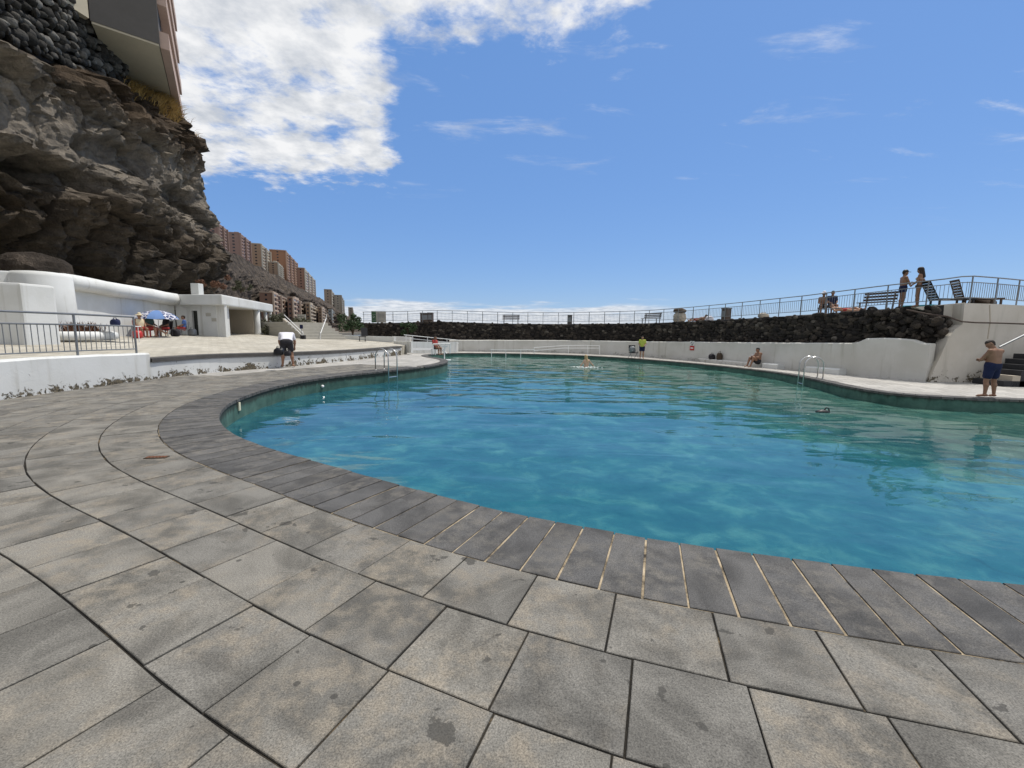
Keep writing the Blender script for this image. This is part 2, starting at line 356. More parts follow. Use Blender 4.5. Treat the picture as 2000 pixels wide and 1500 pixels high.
def vnoise(p):
    i = np.floor(p).astype(np.int64); f = p - i; f = f * f * (3 - 2 * f); r = 0
    for a in (0, 1):
        for b in (0, 1):
            for c in (0, 1):
                wgt = (f[..., 0] if a else 1 - f[..., 0]) * (f[..., 1] if b else 1 - f[..., 1]) * (f[..., 2] if c else 1 - f[..., 2])
                r = r + wgt * hash3(i[..., 0] + a, i[..., 1] + b, i[..., 2] + c)
    return r
def fbm(p, oct=5, gain=0.5):
    r = 0; a = 1.0; t = 0
    for o in range(oct): r = r + a * vnoise(p * 2.0 ** o + 17.3 * o); t += a; a *= gain
    return r / t
def ridged(p, oct=5, gain=0.5):
    r = 0; a = 1.0; t = 0
    for o in range(oct): r = r + a * (1 - np.abs(2 * vnoise(p * 2.0 ** o + 9.1 * o) - 1)); t += a; a *= gain
    return r / t
def smooth_closed(pts, it=3, closed=True):
    pts = [Vector(p) for p in pts]
    for _ in range(it):
        out = []
        n = len(pts)
        for i in range(n if closed else n - 1):
            a, b = pts[i], pts[(i + 1) % n]; out += [a * 0.75 + b * 0.25, a * 0.25 + b * 0.75]
        if not closed: out = [pts[0]] + out + [pts[-1]]
        pts = out
    return pts
def resample(pts, step, closed=False):
    q = pts + [pts[0]] if closed else pts
    out = [q[0].copy()]; acc = 0.0
    for a, b in zip(q[:-1], q[1:]):
        L = (b - a).length; t = step - acc
        while t <= L: out.append(a + (b - a) * (t / L)); t += step
        acc = (acc + L) % step
    return out

# ------------------------------------------------------------------ the pool
LIP = [(8, 1.95, 0), (5, 2.42, 0), (3.57, 2.76, 0), (3.07, 2.83, 0), (2.33, 3.01, 0), (1.16, 3.33, 0), (0.02, 3.79, 0), (-1.09, 4.4, 0), (-2.33, 5.18, 0), (-3.35, 5.80, 0), (-4.15, 6.36, 0),
       (-4.85, 7.0, 0), (-5.5, 7.77, 0), (-6.1, 8.75, 0), (-6.58, 9.85, 0), (-7.05, 12.2, 0), (-6.75, 14.8, 0), (-5.3, 17.5, 0), (-4.1, 19.8, 0), (-3.55, 22.0, 0), (-3.6, 24.2, 0), (-4.4, 26.2, 0), (-5.5, 28, -.03), (-6.3, 31, -.1), (-6.1, 35, -.2),
       (-4.5, 37.3, -.25), (0, 37.9, -.25), (6.8, 35.8, -.25), (9.9, 32.3, -.25), (12.3, 27.3, -.22), (13.2, 22.6, -.17), (13.2, 20, -.13), (12.5, 17, -.1), (12.0, 14.8, -.1), (12.2, 13.2, -.1),
       (13.8, 12.6, -.1), (15.4, 12.45, -.1), (18, 11.5, -.07), (19.5, 8, -.03), (16.5, 4.2, 0), (12, 2.2, 0)]
lip = resample(smooth_closed(LIP, 3), 0.15, True)
lip2 = [(p.x, p.y) for p in lip]
lipA = np.array([(p.x, p.y, p.z) for p in lip])
def zd(x, y):                                       # deck height next to the pool
    d = (lipA[:, 0] - x) ** 2 + (lipA[:, 1] - y) ** 2 + 0.05
    wgt = 1 / d ** 2
    return float((wgt * lipA[:, 2]).sum() / wgt.sum())
def PD(x, y):
    p = P(x, y, -0.1)
    for _ in range(12): p = P(x, y, zd(p.x, p.y))
    return p
WATER = -0.5
# deck sheet with the pool as a hole
outer = []
for a, b in (((-16, -9), (32, -9)), ((32, -9), (32, 20)), ((32, 20), (24, 43)), ((24, 43), (-16, 43)), ((-16, 43), (-16, -9))):
    for k in range(6): outer.append((a[0] + (b[0] - a[0]) * k / 6, a[1] + (b[1] - a[1]) * k / 6))
hole = lip2[::2]
allp = outer + hole
tri = tessellate_polygon([[Vector((x, y, 0)) for x, y in outer], [Vector((x, y, 0)) for x, y in hole]])
mb = MB().add([(x, y, zd(x, y) - 0.022) for x, y in allp], tri)
deck = struct(mb.build('pavement', 'deck'))
def norm2(pts, i):
    n = len(pts); d = pts[(i + 2) % n] - pts[i - 2]; d.z = 0; d.normalize(); return Vector((-d.y, d.x, 0))
lipn = [norm2(lip, i) for i in range(len(lip))]
# pool walls and floor
def pool_mats():
    m, t = new_mat('green pool wall paint'); p = pos(t); z = t.n('ShaderNodeSeparateXYZ', {0: p}).outputs[2]
    a = t.noise(p, 1.6, 6, 0.65); b = t.noise(t.mapping(p, (3, 3, 0.4)), 2.5, 5)
    c = t.ramp(a, [(0.3, (0.02, 0.06, 0.05)), (0.7, (0.075, 0.15, 0.12))])
    c = t.mix(t.math('MULTIPLY', t.step(t.math('ADD', t.math('MULTIPLY', b, 0.25), z), -0.16, -0.02), 0.85), c, (0.018, 0.022, 0.017))
    c = t.mix(t.math('MULTIPLY', t.step(b, 0.55, 0.7), 0.5), c, (0.025, 0.05, 0.04))
    finish(t, c, 0.8, a, 0.4, 0.03, 0.3); M['poolwall'] = m
    m, t = new_mat('blue green pool floor paint'); p = pos(t); s_ = t.n('ShaderNodeSeparateXYZ', {0: p})
    a = t.noise(t.mapping(p, (1, 1, 1)), 0.55, 7, 0.62, 0.8); b = t.noise(p, 2.2, 6, 0.6, 1.2)
    c = t.ramp(t.math('ADD', t.math('MULTIPLY', a, 0.7), t.math('MULTIPLY', b, 0.3)), [(0.34, (0.15, 0.265, 0.36)), (0.5, (0.20, 0.34, 0.42)), (0.66, (0.36, 0.56, 0.56))])
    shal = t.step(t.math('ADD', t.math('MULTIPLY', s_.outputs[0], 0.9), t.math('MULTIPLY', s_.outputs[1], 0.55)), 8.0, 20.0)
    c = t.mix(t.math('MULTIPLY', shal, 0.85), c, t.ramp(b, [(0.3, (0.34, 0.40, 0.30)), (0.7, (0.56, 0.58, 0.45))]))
    finish(t, c, 0.9, b, 0.3, 0.05, 0.1); M['poolfloor'] = m
    m, t = new_mat('pool water'); p = pos(t)
    w1 = t.noise(t.mapping(p, (0.6, 1.5, 1), (0, 0, 0), (0, 0, 0.2)), 1.0, 2, 0.4, 0.5)
    w2 = t.noise(t.mapping(p, (1.0, 1.7, 1), (5, 3, 0), (0, 0, -0.5)), 4.2, 3, 0.55, 0.3)
    hgt = t.math('ADD', w1, t.math('MULTIPLY', w2, 0.07))
    bmp = t.n('ShaderNodeBump', {'Strength': 0.5, 'Distance': 0.05, 'Height': hgt}).outputs[0]
    fr = t.n('ShaderNodeFresnel', {'IOR': 1.33, 'Normal': bmp}).outputs[0]
    tr = t.n('ShaderNodeBsdfTransparent', {'Color': (0.26, 0.66, 0.72, 1)})
    gl = t.n('ShaderNodeBsdfGlossy', {'Color': (0.95, 0.97, 1, 1), 'Roughness': 0.015, 'Normal': bmp})
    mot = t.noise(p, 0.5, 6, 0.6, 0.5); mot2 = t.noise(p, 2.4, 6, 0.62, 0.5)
    turb = t.ramp(t.math('ADD', t.math('MULTIPLY', mot, 0.5), t.math('MULTIPLY', mot2, 0.5)), [(0.40, (0.016, 0.102, 0.145)), (0.51, (0.026, 0.138, 0.175)), (0.64, (0.075, 0.25, 0.25))])  # pale mottles painted into the body colour imitate caustic light
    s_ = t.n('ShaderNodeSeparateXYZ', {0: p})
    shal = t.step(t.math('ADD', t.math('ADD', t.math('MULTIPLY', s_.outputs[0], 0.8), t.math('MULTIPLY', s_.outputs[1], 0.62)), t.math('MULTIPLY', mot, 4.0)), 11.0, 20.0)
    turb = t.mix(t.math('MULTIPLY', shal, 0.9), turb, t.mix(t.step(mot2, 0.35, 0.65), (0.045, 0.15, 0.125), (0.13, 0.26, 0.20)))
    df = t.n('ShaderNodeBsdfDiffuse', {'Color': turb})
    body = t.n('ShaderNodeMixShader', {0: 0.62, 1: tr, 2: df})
    mx = t.n('ShaderNodeMixShader', {0: fr, 1: body, 2: gl})
    t.n('ShaderNodeOutputMaterial', {'Surface': mx}); M['water'] = m
pool_mats()
basin = struct(bpy.data.objects.new('pool_basin', None)); COL.objects.link(basin)
mb = MB(); n = len(lip)
for zlist in ((lambda p: p.z - 0.03, lambda p: -0.62), (lambda p: -0.62, lambda p: -2.0)):
    o = len(mb.v); mb.v += [(p.x, p.y, zlist[0](p)) for p in lip] + [(p.x, p.y, zlist[1](p)) for p in lip]
    mb.f += [(o + i, o + (i + 1) % n, o + n + (i + 1) % n, o + n + i) for i in range(n)]
struct(mb.build('pool_wall', 'poolwall', basin, fix=False))
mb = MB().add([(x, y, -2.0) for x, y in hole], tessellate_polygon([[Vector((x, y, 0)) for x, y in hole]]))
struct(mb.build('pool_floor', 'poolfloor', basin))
# water sheet with real ripples
def inside(px, py, poly):
    poly = np.array(poly); x1, y1 = poly[:, 0], poly[:, 1]; x2, y2 = np.roll(x1, -1), np.roll(y1, -1)
    c = np.zeros(px.shape, bool)
    for a, b, e, g in zip(x1, y1, x2, y2):
        if b == g: continue
        c ^= ((b > py) != (g > py)) & (px < (e - a) * (py - b) / (g - b) + a)
    return c
gx, gy = np.meshgrid(np.arange(-8, 21, 0.11), np.arange(1.0, 39, 0.11), indexing='ij')
big_poly = [(p.x + nn.x * 0.25, p.y + nn.y * 0.25) for p, nn in zip(lip, lipn)][::3]
ins = inside(gx, gy, big_poly)
q = np.stack([gx * 0.55 + gy * 0.15, gy * 0.95 - gx * 0.1, gx * 0], -1)
calm = 1 / (1 + np.exp(-(gy - 9) / 2.5)) * 0.85 + 0.15
wz = ((fbm(q * 0.9, 2, .4) - 0.5) * 0.09 + (fbm(q * 2.3 + 40, 2, .4) - 0.5) * 0.034) * calm + WATER
idx = -np.ones(gx.shape, int); idx[ins] = np.arange(ins.sum())
vv = np.stack([gx[ins], gy[ins], wz[ins]], -1)
a, b, c_, d = idx[:-1, :-1], idx[1:, :-1], idx[1:, 1:], idx[:-1, 1:]
ok = (a >= 0) & (b >= 0) & (c_ >= 0) & (d >= 0)
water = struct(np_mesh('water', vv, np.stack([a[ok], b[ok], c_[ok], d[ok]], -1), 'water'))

# ------------------------------------------------------------------ coping ring and slab rows
cop = struct(bpy.data.objects.new('pool_coping', None)); COL.objects.link(cop)
pave = struct(bpy.data.objects.new('slab_paving', None)); COL.objects.link(pave)
S0 = 0
seam = min(range(len(lip)), key=lambda i: (lip[i].x - 14) ** 2 + (lip[i].y - 2.9) ** 2)
chain = lip[seam:] + lip[:seam]; chn = lipn[seam:] + lipn[:seam]
# heavier smoothing of the normals keeps the slabs regular
for _ in range(6):
    chn = [(chn[i - 1] + chn[i] * 2 + chn[(i + 1) % len(chn)]).normalized() for i in range(len(chn))]
tipi = min(range(len(chain)), key=lambda i: (chain[i].x + 4.1) ** 2 + (chain[i].y - 19.8) ** 2)
def slab(c4, top, thick, cham=0.0035):
    """c4: four plan corners; a chamfered block with 18 triangles"""
    cx = sum((Vector((p.x, p.y)) for p in c4), Vector((0, 0))) / 4
    low = []; mid = []; hi = []
    for p, t_ in zip(c4, top):
        low.append((p.x, p.y, t_ - thick)); mid.append((p.x, p.y, t_ - cham))
        dv = (cx - Vector((p.x, p.y))).normalized() * cham * 1.4; hi.append((p.x + dv.x, p.y + dv.y, t_))
    vs = low + mid + hi
    fs = [(8, 9, 10, 11)] + [(4 + i, 4 + (i + 1) % 4, 8 + (i + 1) % 4, 8 + i) for i in range(4)] + [(i, (i + 1) % 4, 4 + (i + 1) % 4, 4 + i) for i in range(4)]
    return vs, fs
def fan(d, p):                                       # the rows widen round the end of the pool
    if d <= COPW: return d
    g_ = min(1, max(0, (-0.8 - p.x) / 4.2)); g_ = g_ * g_ * (3 - 2 * g_)
    return COPW + (d - COPW) * (1 + 0.23 * g_)
COPW = 0.84
def row_blocks(d0, d1, length, gap, i0, i1, jit, stag):
    mid = [chain[i] + chn[i] * fan((d0 + d1) / 2, chain[i]) for i in range(i0, i1)]
    cum = [0.0]
    for a_, b_ in zip(mid[:-1], mid[1:]): cum.append(cum[-1] + (b_ - a_).length)
    cuts = []; s_ = stag * length
    while s_ < cum[-1]: cuts.append(s_ + R.uniform(-jit, jit)); s_ += length
    def at(sv):
        k = int(np.searchsorted(cum, sv)); k = min(max(k, 1), len(cum) - 1)
        f = (sv - cum[k - 1]) / max(1e-6, cum[k] - cum[k - 1])
        p = chain[i0 + k - 1].lerp(chain[i0 + k], f); nn = chn[i0 + k - 1].lerp(chn[i0 + k], f).normalized()
        return p, nn
    out = []
    for a_, b_ in zip(cuts[:-1], cuts[1:]):
        g0, g1 = gap * R.uniform(0.75, 1.5), gap * R.uniform(0.75, 1.5)
        (pa, na), (pb, nb) = at(a_ + g0 / 2), at(b_ - g1 / 2)
        e0, e1 = gap * R.uniform(0.3, 1.0), gap * R.uniform(0.3, 1.0)
        dz = R.uniform(-0.0035, 0.0015)
        c4 = [pb + nb * fan(d0 + e0 / 2, pb), pa + na * fan(d0 + e0 / 2, pa), pa + na * fan(d1 - e1 / 2, pa), pb + nb * fan(d1 - e1 / 2, pb)]
        out.append((c4, [q_.z + dz + R.uniform(-0.002, 0.002) for q_ in c4]))
    return out
def lay(blocks, name, parent, mat, thick, limit):
    def dist(bk): c = sum((Vector((p.x, p.y, 0)) for p in bk[0]), Vector()) / 4; return c
    seen = []; rest = []
    for bk in blocks:
        c = dist(bk); v = c - Vector((0, 0, EYE)); f = v.dot(FWD)
        vis = f > 0.3 and abs(v.dot(_cx) / f) < 1.26 and abs(v.dot(_cy) / f) < 0.96
        (seen if vis else rest).append((c.length, bk))
    seen.sort(key=lambda e: e[0]); rest += seen[limit:]
    for _, (c4, tp) in seen[:limit]:
        vs, fs = slab(c4, tp, thick); link(name, MB().add(vs, fs).mesh(name), mat, parent)
    mb = MB()
    for _, (c4, tp) in rest: mb.add(*slab(c4, tp, thick))
    if rest: stuff(link('distant_' + name, mb.mesh('distant_' + name), mat, parent))
COPW = 0.84
tip_end = min(range(len(chain)), key=lambda i: (chain[i].x + 4.6) ** 2 + (chain[i].y - 26.5) ** 2)
lay(row_blocks(-0.03, COPW, 0.272, 0.014, 2, tipi, 0.004, 0.3), 'coping_stone', cop, 'coping', 0.07, 290)
lay(row_blocks(-0.03, 0.42, 0.272, 0.012, tipi, len(chain) - 2, 0.004, 0.3), 'coping_stone', cop, 'coping', 0.07, 0)
rows = []
ROWW = 0.555
for k in range(13):
    d0 = COPW + 0.008 + k * ROWW; d1 = d0 + ROWW - 0.006
    iend = tipi if k < 4 else min(range(len(chain)), key=lambda i: (chain[i].x + 6.9) ** 2 + (chain[i].y - (15.5 - 0.25 * k)) ** 2)
    for bk in row_blocks(d0, d1, 0.572, 0.010, 2, iend, 0.02, (0.15, 0.62, 0.35, 0.83, 0.1)[k % 5]):
        c = sum((Vector((p.x, p.y, 0)) for p in bk[0]), Vector()) / 4
        if c.x > -11.75 and c.y > -4.0: rows.append(bk)
lay(rows, 'paving_slab', pave, 'slab', 0.05, 290)
# sand and mortar beds in the joints
def bed(d0, d1, i0, i1, z, name, mat, par, keep=lambda p: True):
    pts = [(chain[i] + chn[i] * fan(d0, chain[i]), chain[i] + chn[i] * fan(d1, chain[i])) for i in range(i0, i1, 2)]
    mb = MB(); mb.grid([[(p.x, p.y, p.z + z) for p in pr] for pr in pts if keep(pr[1])]); struct(mb.build(name, mat, par))
bed(0.0, COPW, 0, tipi, -0.010, 'mortar_bed', 'mortar', cop)
bed(COPW - 0.01, COPW + 4 * ROWW, 0, tipi, -0.013, 'joint_sand', 'bed', pave)
bed(COPW + 4 * ROWW, COPW + 13 * ROWW, 0, min(range(len(chain)), key=lambda i: (chain[i].x + 6.9) ** 2 + (chain[i].y - 12.5) ** 2), -0.013, 'joint_sand', 'bed', pave)

# ------------------------------------------------------------------ sea and land
def sea_mat():
    m, t = new_mat('open sea'); p = pos(t); n_ = t.noise(p, 0.12, 6, 0.6)
    finish(t, (0.02, 0.065, 0.11), 0.12, n_, 0.4, 1.0, 0.5); M['sea'] = m
sea_mat()
mb = MB().grid([[(x, y, -5.0) for x in (-9000, -3000, -1000, 0, 1000, 3000, 9000)] for y in (-9000, -3000, -1000, 0, 1000, 3000, 9000)])
struct(mb.build('sea', 'sea'))
M['ground'] = simple('dusty ground', (0.20, 0.175, 0.14), 0.95, 0.25, 0.3, 0.4)
mb = MB().prism([(-900, -80), (45, -80), (40, 0), (34, 22), (24, 46), (-30, 46), (-75, 130), (-170, 420), (-260, 900), (-900, 900)], -8, -2.3)
struct(mb.build('ground', 'ground'))

# ------------------------------------------------------------------ upper terrace and its walls
def along(path, px, py=655):
    """point of a plan polyline that lies in the photo column px"""
    d = ray(px, py); k = d.x / d.y
    for a, b in zip(path[:-1], path[1:]):
        fa, fb = a[0] - k * a[1], b[0] - k * b[1]
        if fa * fb <= 0 and fa != fb:
            t = fa / (fa - fb); return Vector((a[0] + (b[0] - a[0]) * t, a[1] + (b[1] - a[1]) * t, 0))
    return Vector((path[-1][0], path[-1][1], 0))
def offset(path, d):
    out = []; n_ = len(path)
    for i, p in enumerate(path):
        a, b = Vector(path[max(i - 1, 0)][:2]), Vector(path[min(i + 1, n_ - 1)][:2]); t = (b - a).normalized()
        out.append((p[0] + t.y * d, p[1] - t.x * d))      # to the right of travel
    return out
WP = [(-11.55, 4.0), (-11.55, 9.4), (-11.6, 11.5), (-11.62, 13.5), (-11.6, 14.8), (-11.45, 16.2), (-10.85, 17.6), (-10.1, 19.2), (-9.35, 21.6), (-8.8, 24), (-8.35, 28.2), (-8.1, 31.0)]
wp = [tuple(p[:2]) for p in resample(smooth_closed([(*p, 0) for p in WP], 2, False), 0.4)] + [(-8.1, 31.0)]
tp = offset(wp, -0.2)
poly = tp + [(-8.3, 33.5), (-12, 40.8), (-24, 43), (-42, 46), (-40, -6), (-11.8, -6)]
mb = MB().prism(poly, -0.5, [zt(p[0]) for p in poly]); terrace = struct(mb.build('terrace', 'terrace'))
k0 = next(i for i, p in enumerate(wp) if p[1] > 13.45)
def wall_run(path, thick, z0, ztop, wob=0.0):
    inner = offset(path, -thick)
    mb = MB(); n_ = len(path); rows_ = []
    for i in range(n_):
        t = ztop(path[i]) if callable(ztop) else ztop[i]
        a, b = path[i], inner[i]; c = ((a[0] * .85 + b[0] * .15), (a[1] * .85 + b[1] * .15)); d_ = ((a[0] * .15 + b[0] * .85), (a[1] * .15 + b[1] * .85))
        w_ = R.uniform(-wob, wob)
        rows_.append([(a[0], a[1], z0), (a[0], a[1], t - 0.05 + w_), (c[0], c[1], t + w_), (d_[0], d_[1], t + w_), (b[0], b[1], t - 0.05 + w_), (b[0], b[1], z0)])
    mb.grid(rows_)
    mb.f.append(tuple(range(6))); mb.f.append(tuple(reversed(range((n_ - 1) * 6, n_ * 6))))
    return mb
low_wall = wall_run(wp[:k0 + 1], 0.28, -0.3, lambda p: 0.90 - max(0, p[1] - 11) * 0.02, 0.008).build('parapet_wall', 'white_peel')
tag(low_wall, 'low white rendered parapet with flaking paint below the steel railing', 'wall')
rt = thing('retaining_wall', 'curved white terrace wall with peeling paint and a dark ledge on top', 'wall', (wp[k0][0], wp[k0][1], 0))
def under(o, root): o.parent = root; o.matrix_parent_inverse = Matrix.Translation(-Vector(root.location)); return o
def child_build(mb, name, mat, root, **kw):
    """vertices given in world space, stored relative to the root's base"""
    inv = (Matrix.Translation(root.location) @ Matrix.Rotation(root.rotation_euler.z, 4, 'Z')).inverted()
    mb.v = [tuple(inv @ Vector(v)) for v in mb.v]
    return mb.build(name, mat, root, **kw)
child_build(wall_run([(wp[k0][0] - .01, wp[k0][1] + .003)] + wp[k0 + 1:], 0.24, -0.3, lambda p: zt(p[0]) - 0.125), 'wall_face', 'white_peel', rt)
lpw = [(wp[k0][0], wp[k0][1] + .006)] + wp[k0 + 1:]; lp = offset(lpw, 0.05); li = offset(lpw, -0.3)
mb = MB().grid([[(a[0], a[1], zt(a[0]) - 0.12), (a[0], a[1], zt(a[0]) + 0.004), (b[0], b[1], zt(b[0]) + 0.006), (b[0], b[1], zt(b[0]) - 0.12)] for a, b in zip(lp, li)])
child_build(mb, 'ledge', 'ledge', rt)

# steel railing on the parapet
rail = thing('steel_railing', 'grey tubular steel railing with upright bars on the low white parapet', 'railing', (-11.7, 13.2, 0.86))
def rpt(y, z): return (-11.72, y, z)
posts = [8.0, 9.55, 11.45, 13.25]
for y in posts: child_build(MB().tube([rpt(y, 0.86), rpt(y, 1.98)], 0.028, 10), 'post', 'galv', rail)
for z, r_ in ((2.0, 0.028), (1.72, 0.022), (1.02, 0.017)):
    child_build(MB().tube([rpt(y, z - max(0, y - 11) * 0.012) for y in (6.0, 8, 9.55, 11.45, 13.27)], r_, 8), 'rail', 'galv', rail)
y = 6.05
while y < 13.2:
    if min(abs(y - q_) for q_ in posts) > 0.06:
        child_build(MB().tube([rpt(y, 1.02), rpt(y, 1.72)], 0.0095, 6), 'baluster', 'galv', rail)
    y += 0.145

# ------------------------------------------------------------------ white buildings at the foot of the cliff
KC, KL, KR = Vector((-19.3, 28.6)), Vector((-23.0, 29.3)), Vector((-22.3, 40.0))
RB, RT = 3.16, 3.86
ki = thing('kiosk', 'white flat roofed pool kiosk with slim pillars and open bay below the cliff', 'building', (KC.x, KC.y, zt(KC.x)))
roof = child_build(MB().prism([KL, KC, KR, (-27.5, 40.6), (-27.5, 29.6)], RB, RT), 'roof', 'white', ki, bevel=0.09)
child_build(MB().box((-22.35, 30.6, RT + 0.42), (0.55, 0.5, 0.9)), 'chimney', 'white', ki, bevel=0.03).parent = roof
_q = AT(343, 585, 29.4); pbx = (_q.x, _q.y - .25)
seg_r = [tuple(KC), tuple(KR)]; seg_f = [tuple(KL), tuple(KC)]
def inset(p, dx=-0.45, dy=0.45): return (p[0] + dx, p[1] + dy)
fl = lambda p: zt(p[0]) - 0.25
child_build(MB().prism([(pbx[0] - .1, pbx[1] + .3), (KL.x + .45, KL.y + .42), (KL.x + .45, KL.y + .74), (pbx[0] - .1, pbx[1] + .8)], .6, RB + .01), 'wall', 'white', ki)
# front wall with a doorway at its left end
fA, fB, fD, fE = along(seg_f, 352), along(seg_f, 367), along(seg_f, 378), along(seg_f, 432)
for a, b, nm in ((fA, fB, 'wall'), (fD, fE, 'wall')):
    child_build(MB().prism([(a.x, a.y + 0.5), (b.x, b.y + 0.5), (b.x, b.y + 0.75), (a.x, a.y + 0.75)], 0.6, RB + 0.01), nm, 'white', ki)
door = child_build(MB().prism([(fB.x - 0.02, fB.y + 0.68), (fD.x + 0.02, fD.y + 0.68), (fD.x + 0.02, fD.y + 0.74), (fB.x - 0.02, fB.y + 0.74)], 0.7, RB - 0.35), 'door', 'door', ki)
child_build(MB().box((fD.x - .08, fD.y + .66, 1.9), (.05, .05, .14)), 'handle', 'steel', ki).parent = door
child_build(MB().prism([(fB.x, fB.y + 0.52), (fD.x, fD.y + 0.52), (fD.x, fD.y + 0.74), (fB.x, fB.y + 0.74)], RB - 0.36, RB), 'lintel', 'white', ki)
for px in (402, 413):
    p = along(seg_f, px); child_build(MB().box((p.x, p.y + 0.49, 2.55 if px == 402 else 2.2), (0.5, 0.02, 0.22)), 'notice', 'sign_grey', ki)
# right side: pillar, wall, deep bay, pillars, dark doorway
def rpoint(px): p = along(seg_r, px); return Vector((p.x - 0.30, p.y, 0))
for px, r_ in ((437, 0.13), (511, 0.22), (527, 0.14)):
    p = rpoint(px); zb = zt(p.x) - 0.1
    child_build(MB().lathe((p.x, p.y, zb), [(r_ * 1.35, 0), (r_ * 1.1, 0.25), (r_, 0.8), (r_, RB - zb + 0.02)], 14), 'pillar', 'white', ki, smooth=True)
a, b = rpoint(445), rpoint(461)
child_build(MB().prism([(a.x - 0.1, a.y), (b.x - 0.1, b.y), (b.x - 0.4, b.y), (a.x - 0.4, a.y)], 0.5, RB + 0.01), 'wall', 'white', ki)
b, c = rpoint(461), rpoint(509)
child_build(MB().prism([(b.x - 2.4, b.y), (c.x - 2.4, c.y), (c.x - 2.6, c.y), (b.x - 2.6, b.y)], 0.5, RB + 0.01), 'bay_back_wall', 'tan', ki)
child_build(MB().prism([(c.x - 0.25, c.y), (c.x - 2.4, c.y), (c.x - 2.4, c.y + 0.2), (c.x - 0.25, c.y + 0.2)], 0.5, RB + 0.01), 'bay_side_wall', 'tan', ki)
b, c = rpoint(514), rpoint(524)
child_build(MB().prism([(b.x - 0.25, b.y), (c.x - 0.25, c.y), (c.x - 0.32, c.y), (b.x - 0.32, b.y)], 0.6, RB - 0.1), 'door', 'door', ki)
child_build(MB().prism([(-27.4, 29.9), (-19.9, 29.4), (-19.95, 29.5), (-27.3, 40.2), (-27.5, 40.2)], RB - 0.12, RB - 0.005), 'ceiling', 'white', ki)

# long rounded parapet running from the round tower to the kiosk
pa, pb = AT(122, 549, 19.6), AT(343, 585, 29.4)
pw = thing('promenade_wall', 'long white wall with a thick rounded overhanging top beside the kiosk', 'wall', (pb.x, pb.y, zt(pb.x)))
path = [pa.lerp(pb, i / 14) for i in range(15)]
for i, p in enumerate(path): p.z += 0.02 * math.sin(i * 0.9)
mb = MB().tube(path, [0.36] * 5 + [0.38] * 5 + [0.40] * 5, 14); child_build(mb, 'rounded_top', 'white', pw, smooth=True)
d_ = (pb - pa); d_.z = 0; d_.normalize(); nrm = Vector((-d_.y, d_.x, 0))
child_build(MB().prism([(p.x + nrm.x * k, p.y + nrm.y * k) for p, k in ((pa, 0.12), (pb, 0.12), (pb, 0.5), (pa, 0.5))], [zt(p.x) - 0.3 for p in (pa, pb, pb, pa)], [pa.z - 0.05, pb.z - 0.05, pb.z - 0.05, pa.z - 0.05]), 'wall_face', 'white', pw)
tc = AT(88, 600, 18.9); ztw = zt(tc.x); top = AT(88, 532, 18.9).z
mb = MB().lathe((tc.x, tc.y, ztw - 0.3), [(1.35, 0), (1.2, 0.35), (1.06, 0.8), (1.0, 1.5), (0.97, top - ztw + 0.1), (0.9, top - ztw + 0.26), (0.6, top - ztw + 0.3)], 28)
tag(mb.build('round_tower', 'white', None, smooth=True), 'squat white round tower flaring at its base beside the brown succulents', 'tower')
q0, q1 = AT(-60, 600, 17.2), AT(60, 600, 18.6)
mb = MB().prism([(q0.x, q0.y), (q1.x, q1.y), (q1.x, q1.y + .4), (q0.x, q0.y + .4)], 0.5, [AT(-60, 524, 17.2).z, AT(60, 531, 18.6).z] * 1 + [AT(60, 531, 18.6).z, AT(-60, 524, 17.2).z])
tag(mb.build('garden_wall', 'white', bevel=0.06), 'tall white wall joining the round tower at the left edge', 'wall')
q0, q1 = AT(-80, 600, 15.2), AT(44, 600, 15.6)
mb = MB().prism([(q0.x, q0.y), (q1.x, q1.y), (q1.x + .1, q1.y + 1.1), (q0.x, q0.y + 1.1)], 0.5, [AT(-60, 551, 15.4).z + .02] * 4)
tag(mb.build('white_block_wall', 'white', bevel=0.08), 'low sunlit white block wall in front of the round tower', 'wall')
# boulder on top of the wall
def boulder(c, s, seed, mat, name, n1=20, n2=12):
    th, ph = np.meshgrid(np.linspace(0, 2 * np.pi, n1, endpoint=False), np.linspace(0.02, np.pi - 0.02, n2))
    v = np.stack([np.cos(th) * np.sin(ph), np.sin(th) * np.sin(ph), np.cos(ph)], -1)
    k = 0.72 + 0.55 * fbm(v * 1.7 + seed, 4)
    v = v * k[..., None] * np.array(s) + np.array(c); rows_ = [list(map(tuple, r)) + [tuple(r[0])] for r in v]
    return MB().grid(rows_)
p = AT(66, 532, 20.5); tag(boulder((p.x, p.y, p.z + 0.05), (1.5, 1.2, 0.85), 3, None, '').build('boulder', M['hill'], smooth=False), 'brown boulder resting behind the white wall above the round tower', 'boulder')

# brown succulents round the tower foot
def blades(n_, area, hgt, wid, lean, seed, zf):
    rr = np.random.RandomState(seed); vs = []; fs = []
    for _ in range(n_):
        x, y = area(rr); z = zf(x, y); h = hgt * rr.uniform(0.5, 1.15); a = rr.uniform(0, 6.283); l = lean * rr.uniform(0.2, 1) * h
        dx, dy = math.cos(a), math.sin(a); w_ = wid * rr.uniform(0.6, 1.3); o = len(vs); sx_, sy_ = -dy * w_, dx * w_
        vs += [(x - sx_, y - sy_, z), (x + sx_, y + sy_, z), (x + dx * l * .4 + sx_ * .7, y + dy * l * .4 + sy_ * .7, z + h * .6), (x + dx * l * .4 - sx_ * .7, y + dy * l * .4 - sy_ * .7, z + h * .6), (x + dx * l, y + dy * l, z + h)]
        fs += [(o, o + 1, o + 2, o + 3), (o + 3, o + 2, o + 4)]
    return MB().add(vs, fs)
def ring(rr): a = rr.uniform(-2.6, 0.3); r_ = rr.uniform(1.35, 2.1); return tc.x + r_ * math.cos(a), tc.y + r_ * math.sin(a)
